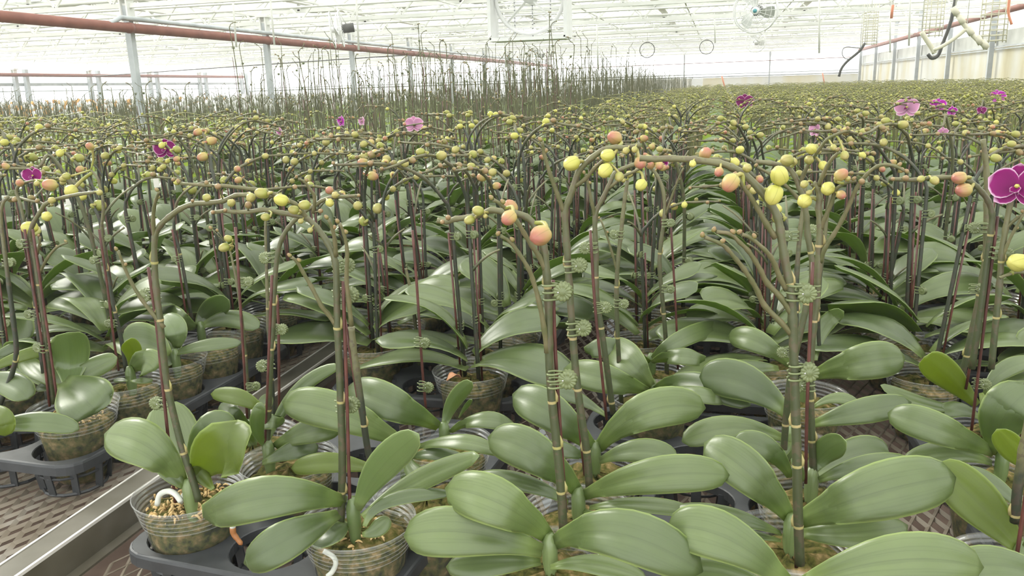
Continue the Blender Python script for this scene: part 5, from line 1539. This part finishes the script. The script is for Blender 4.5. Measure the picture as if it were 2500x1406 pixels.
# fans
def fan(c, face, R_, label, nblades=3, motor='teal', blade='fan_blade', wires=9):
    c = np.array(c, float); f = unit(np.array(face, float)); up = np.array([0, 0, 1.0]); rt = unit(np.cross(up, f)); up = np.cross(f, rt)
    root = empty('circulation_fan', c); tag(root, label, 'fan')
    def ringpath(r, off, n=40): return [c+f*off+rt*r*cos(2*pi*q/n)+up*r*sin(2*pi*q/n) for q in range(n+1)]
    g = G()
    for off in (.06, -.06):
        g.join(tube(ringpath(R_, off), .008, 5, False)); 
        for q in range(1, wires//2): g.join(tube(ringpath(R_*q/(wires//2), off*1.25), .0028, 4, False))
        for q in range(wires*2):
            a = pi*q/wires; e = rt*cos(a)+up*sin(a)
            g.join(tube([c+f*off*1.5+e*R_*.2, c+f*off*1.3+e*R_*.7, c+f*off+e*R_], .0024, 4, False))
    link('guard', g, M['fan_white'], root, True, origin=c)
    for q in range(nblades):
        a = radians(100)+2*pi*q/nblades; V = []; 
        for i in range(7):
            t = i/6; r = R_*(.16+.72*t)
            for j in range(5):
                s = -1+j/2; aa = a+s*.52*(.55+.6*sin(pi*min(1, t*.8+.15)))*.8+t*.25
                V.append(c+(rt*cos(aa)+up*sin(aa))*r+f*(.035*s*(1-.3*t)))
        V2 = [v-f*.003 for v in V]; Fc = [(i*5+j, i*5+j+1, (i+1)*5+j+1, (i+1)*5+j) for i in range(6) for j in range(4)]
        gg = G().add(V+V2, Fc+[tuple(35+x for x in reversed(ff)) for ff in Fc])
        link('blade', gg, M[blade], root, True, origin=c)
    link('hub', tube([c+f*.075, c+f*.07, c-f*.02], [R_*.10, R_*.17, R_*.18], 20), M['fan_white'], root, True, origin=c)
    link('badge', tube([c+f*.078, c+f*.074], R_*.095, 16), M[motor], root, True, origin=c)
    link('motor', tube([c-f*.07, c-f*.24], R_*.26, 16), M['hose'], root, True, origin=c)
    link('hanger', G().join(tube([c+np.array([0, 0, R_]), (c[0], c[1], 2.53)], .012, 6)).join(tube([c-f*.15+np.array([0, 0, .03]), (c[0], c[1], 2.53)], .008, 5)), M['white_metal'], root, True, origin=c)
    return root
fan(aty(1845, 26, 10.0), (-.15, -1, -.1), .235, 'large circulation fan with three grey blades and a teal hub under the trusses', 3)
fan(aty(1845, 103, 21.0), (-.1, -1, 0), .23, 'white circulation fan hanging below and behind the teal-hubbed one', 3, 'fan_white', 'fan_white')
fan(aty(822, 72, 11.0), (-.95, -.35, -.1), .24, 'circulation fan seen nearly edge-on beside the red pipe, dark motor behind', 3, 'fan_white', 'fan_white')
fan(aty(1312, 136, 24.0), (-.5, -.85, 0), .22, 'small distant circulation fan beside the end of the red pipe', 3, 'teal', 'fan_blade')

# square white fan box hung at the top of the picture
c = np.array([-1.99, 9.0, 2.28]); root = empty('fan_box', c); tag(root, 'large square white fan housing with slatted screen hanging at the top centre', 'fan housing')
hw, hd, hh = .41, .17, .43
g = G()
for s in (-1, 1):
    g.join(box(c+np.array([s*hw, 0, 0]), (.035, 2*hd, 2*hh))); g.join(box(c+np.array([0, 0, s*hh]), (2*hw, 2*hd, .035)))
link('housing', g, M['fan_white'], root, False, origin=c)
g = G()
for q in range(22): g.join(box(c+np.array([0, hd*.8, -hh+.04+q*.039]), (2*hw-.03, .012, .008)))
for q in (-.2, 0, .2): g.join(box(c+np.array([q, hd*.8, 0]), (.012, .012, 2*hh-.04)))
link('screen', g, M['fan_white'], root, False, origin=c)
link('shroud', torus(.37, .022, 40, 6, tuple(c), 1), M['fan_white'], root, True, origin=c)
for q in range(4):
    a = pi/4+q*pi/2; b_ = c+np.array([.19*cos(a), 0, .19*sin(a)])
    link('blade', bar(c+np.array([.04*cos(a), .01, .04*sin(a)]), c+np.array([.34*cos(a), -.01, .34*sin(a)]), .12, .006), M['fan_white'], root, False, origin=c)
link('motor', tube([c+np.array([0, -.06, 0]), c+np.array([0, .1, 0])], .07, 16), M['fan_white'], root, True, origin=c)
for s in (-1, 1): link('hanger', tube([c+np.array([s*hw, 0, hh]), (c[0]+s*hw, 9.0, 2.52)], .008, 5), M['white_metal'], root, True, origin=c)

# hoses, nozzles and hanging gear
def hang(name, pts, Y, r, m, label, cat, ny=0.0):
    P = [aty(p[0], p[1], Y+ny*i) for i, p in enumerate(pts)]
    o = link(name, tube(smooth_path(P, 4), r, 7), M[m], None, True)
    if P[0][2] < 2.5: link('tie', tube([P[0], (P[0][0], P[0][1], 3.02)], .004, 4), M['white_metal'], o, True)
    return tag(o, label, cat)
hang('hanging_hose', [(2336, -20), (2322, 50), (2300, 110), (2290, 135), (2275, 142), (2265, 132)], 9.0, .017, 'hose', 'dark grey hose looping down near the right wall', 'hose')
hang('hanging_hose', [(2112, 105), (2098, 125), (2068, 150), (2054, 168), (2048, 187)], 14.0, .020, 'hose', 'black curved hose dangling in front of the rear right corner', 'hose')
hang('hanging_hose', [(2100, 118), (2065, 115), (2056, 128), (2062, 142), (2078, 143), (2090, 130)], 14.0, .006, 'hose', 'thin coiled loop of wire beside the black curved hose', 'wire')
o = hang('spray_lance', [(2332, 26), (2350, 55), (2370, 80), (2390, 100), (2412, 117)], 8.0, .020, 'cream', 'cream plastic spray lance with fittings slanting across the right wall', 'spray lance')
for p in ((2332, 27), (2347, 48), (2368, 76), (2390, 98), (2403, 108)):
    q = aty(p[0], p[1], 8.0); link('coupling', tube([q-np.array([.02, 0, -.03]), q+np.array([.02, 0, -.03])], .027, 10), M['cream'], o, True)
hang('spray_lance', [(2360, 70), (2335, 90), (2305, 110), (2280, 122)], 8.0, .016, 'cream', 'thin cream tube branching left from the spray lance', 'tube')
hang('spray_lance', [(2250, 78), (2262, 98), (2272, 112), (2282, 130)], 8.6, .022, 'cream', 'short cream nozzle with a brass end beside the looping hose', 'nozzle')
hang('drop_tube', [(2180, 12), (2176, 45)], 11, .016, 'orange', 'short orange hose hanging from the roof left of the wall posts', 'hose')
hang('drop_tube', [(2465, -10), (2462, 30), (2470, 60)], 7.6, .010, 'orange', 'pale orange cord by the wire cage on the right wall', 'cord')
hang('drop_tube', [(2008, 178), (2014, 212)], 26, .018, 'orange', 'pink-orange drop cord low against the rear gable', 'cord')
hang('drop_tube', [(1762, 186), (1772, 222)], 22, .020, 'orange', 'red drop cord at the left end of the gable rail', 'cord')
for q, (x, y0_, y1_, Y) in enumerate(((574, 50, 115, 8.2), (873, 35, 122, 9.6), (1997, 30, 130, 12), (1743, 65, 105, 14), (1457, 80, 170, 14), (2216, 52, 112, 12), (2170, 60, 128, 14), (1232, 100, 165, 13), (667, 75, 110, 10))):
    Y = min([v+.32 for v in YALL], key=lambda v: abs(v-Y)); a, b_ = aty(x, y0_, Y), aty(x+3, y1_, Y); a = np.array([a[0], Y, 2.50])
    o = link('drop_tube', tube([a, b_], .013, 6), M['white_metal'], None, True)
    tag(o, 'white vertical drop tube hanging below the trusses', 'tube', 'white drop tubes')
for x, y, Y, s in ((2430, 30, 8.4, 1.0), (2280, 35, 11, 1.0), (2125, 70, 15, 1.0)):
    c = aty(x, y, Y); root = empty('wire_cage', c); tag(root, 'pale wire cage mounted high on the right wall, %s' % ('nearest of three' if Y < 9 else 'middle of three' if Y < 12 else 'farthest of three'), 'wire cage')
    g = G()
    for q in range(12): g.join(torus(.11, .004, 10, 4, tuple(c+np.array([0, 0, -.24+q*.045]))))
    for q in range(6):
        a = pi*q/3; g.join(tube([c+np.array([.11*cos(a), .11*sin(a), -.26]), c+np.array([.11*cos(a), .11*sin(a), .4])], .005, 4))
    link('cage_wires', g, M['cream'], root, True, origin=c)
    link('tie_rod', tube([c+np.array([0, 0, .3]), (c[0], c[1], 2.9)], .008, 5), M['white_metal'], root, True, origin=c)
for q, (x, y, Y) in enumerate(((1580, 122, 20), (1725, 115, 22))):
    c = aty(x, y, Y); o = link('wire_hoop', torus(.17, .010, 24, 5, tuple(c), 1), M['hose'], None, True)
    tag(o, 'dark wire hoop hanging under the roof, %s' % ('left one of the pair' if q == 0 else 'right one of the pair'), 'hoop')
    link('tie', tube([c+np.array([0, 0, .17]), (c[0], c[1], 3.02)], .005, 4), M['white_metal'], o, True)
c = aty(1700, 210, 24); o = link('control_cabinet', box((c[0], 25.0, 1.14), (.30, .3, .6)), M['fan_white'], None, False); tag(o, 'small white box standing where the tall orchids end', 'cabinet')
# plant tags among the left rows and a fallen brown leaf
for q, (x, y, Y) in enumerate(((381, 440, 2.5), (420, 447, 2.6), (85, 500, 2.1), (170, 505, 2.2))):
    c = aty(x, y, Y); o = link('plant_tag', box(c, (.022, .002, .05)), M['label_paper'], None, False)
    tag(o, 'small cream tag clipped among the left-hand spikes', 'tag', 'plant tags among the left rows')

for (a, b, z, w, lab) in (((1832, 622), (1888, 634), .955, .018, 'fallen brown leaf curled between the rows right of centre'),
                          ((1092, 930), (1126, 922), .925, .014, 'scrap of orange-brown dead leaf lying on a pot, left of centre'),
                          ((728, 1243), (768, 1232), .885, .022, 'rust-brown dead leaf in the nearest tray behind the long left-pointing leaf')):
    A, B = atz(*a, z), atz(*b, z); Mi = (A+B)/2+np.array([0, 0, .006])
    P = smooth_path([A, Mi, B], 4); W = np.array([unit(np.cross(B-A, [0, 0, 1.0]))]*len(P))
    o = link('dead_leaf', leaf(P, W, w, .3, .1, 4, wave=.2), M['brownleaf']); tag(o, lab, 'dead leaf')

# added haze volume, washes out roof and far rows like overexposure glare
m, nt, out = mat('glare_haze')
vs = N(nt, 'ShaderNodeVolumeScatter'); vs.inputs['Density'].default_value = 0.006; vs.inputs['Anisotropy'].default_value = 0.35
nt.links.new(vs.outputs[0], out.inputs['Volume'])
o = link('glare_haze', box(((XR+XL)/2, (YF+YB)/2, 1.52), (XR-XL-.3, YF-YB-.3, 2.96)), m, None, False)
tag(o, 'thin bright haze added to veil the roof and far rows like glare', 'haze', kind='stuff')
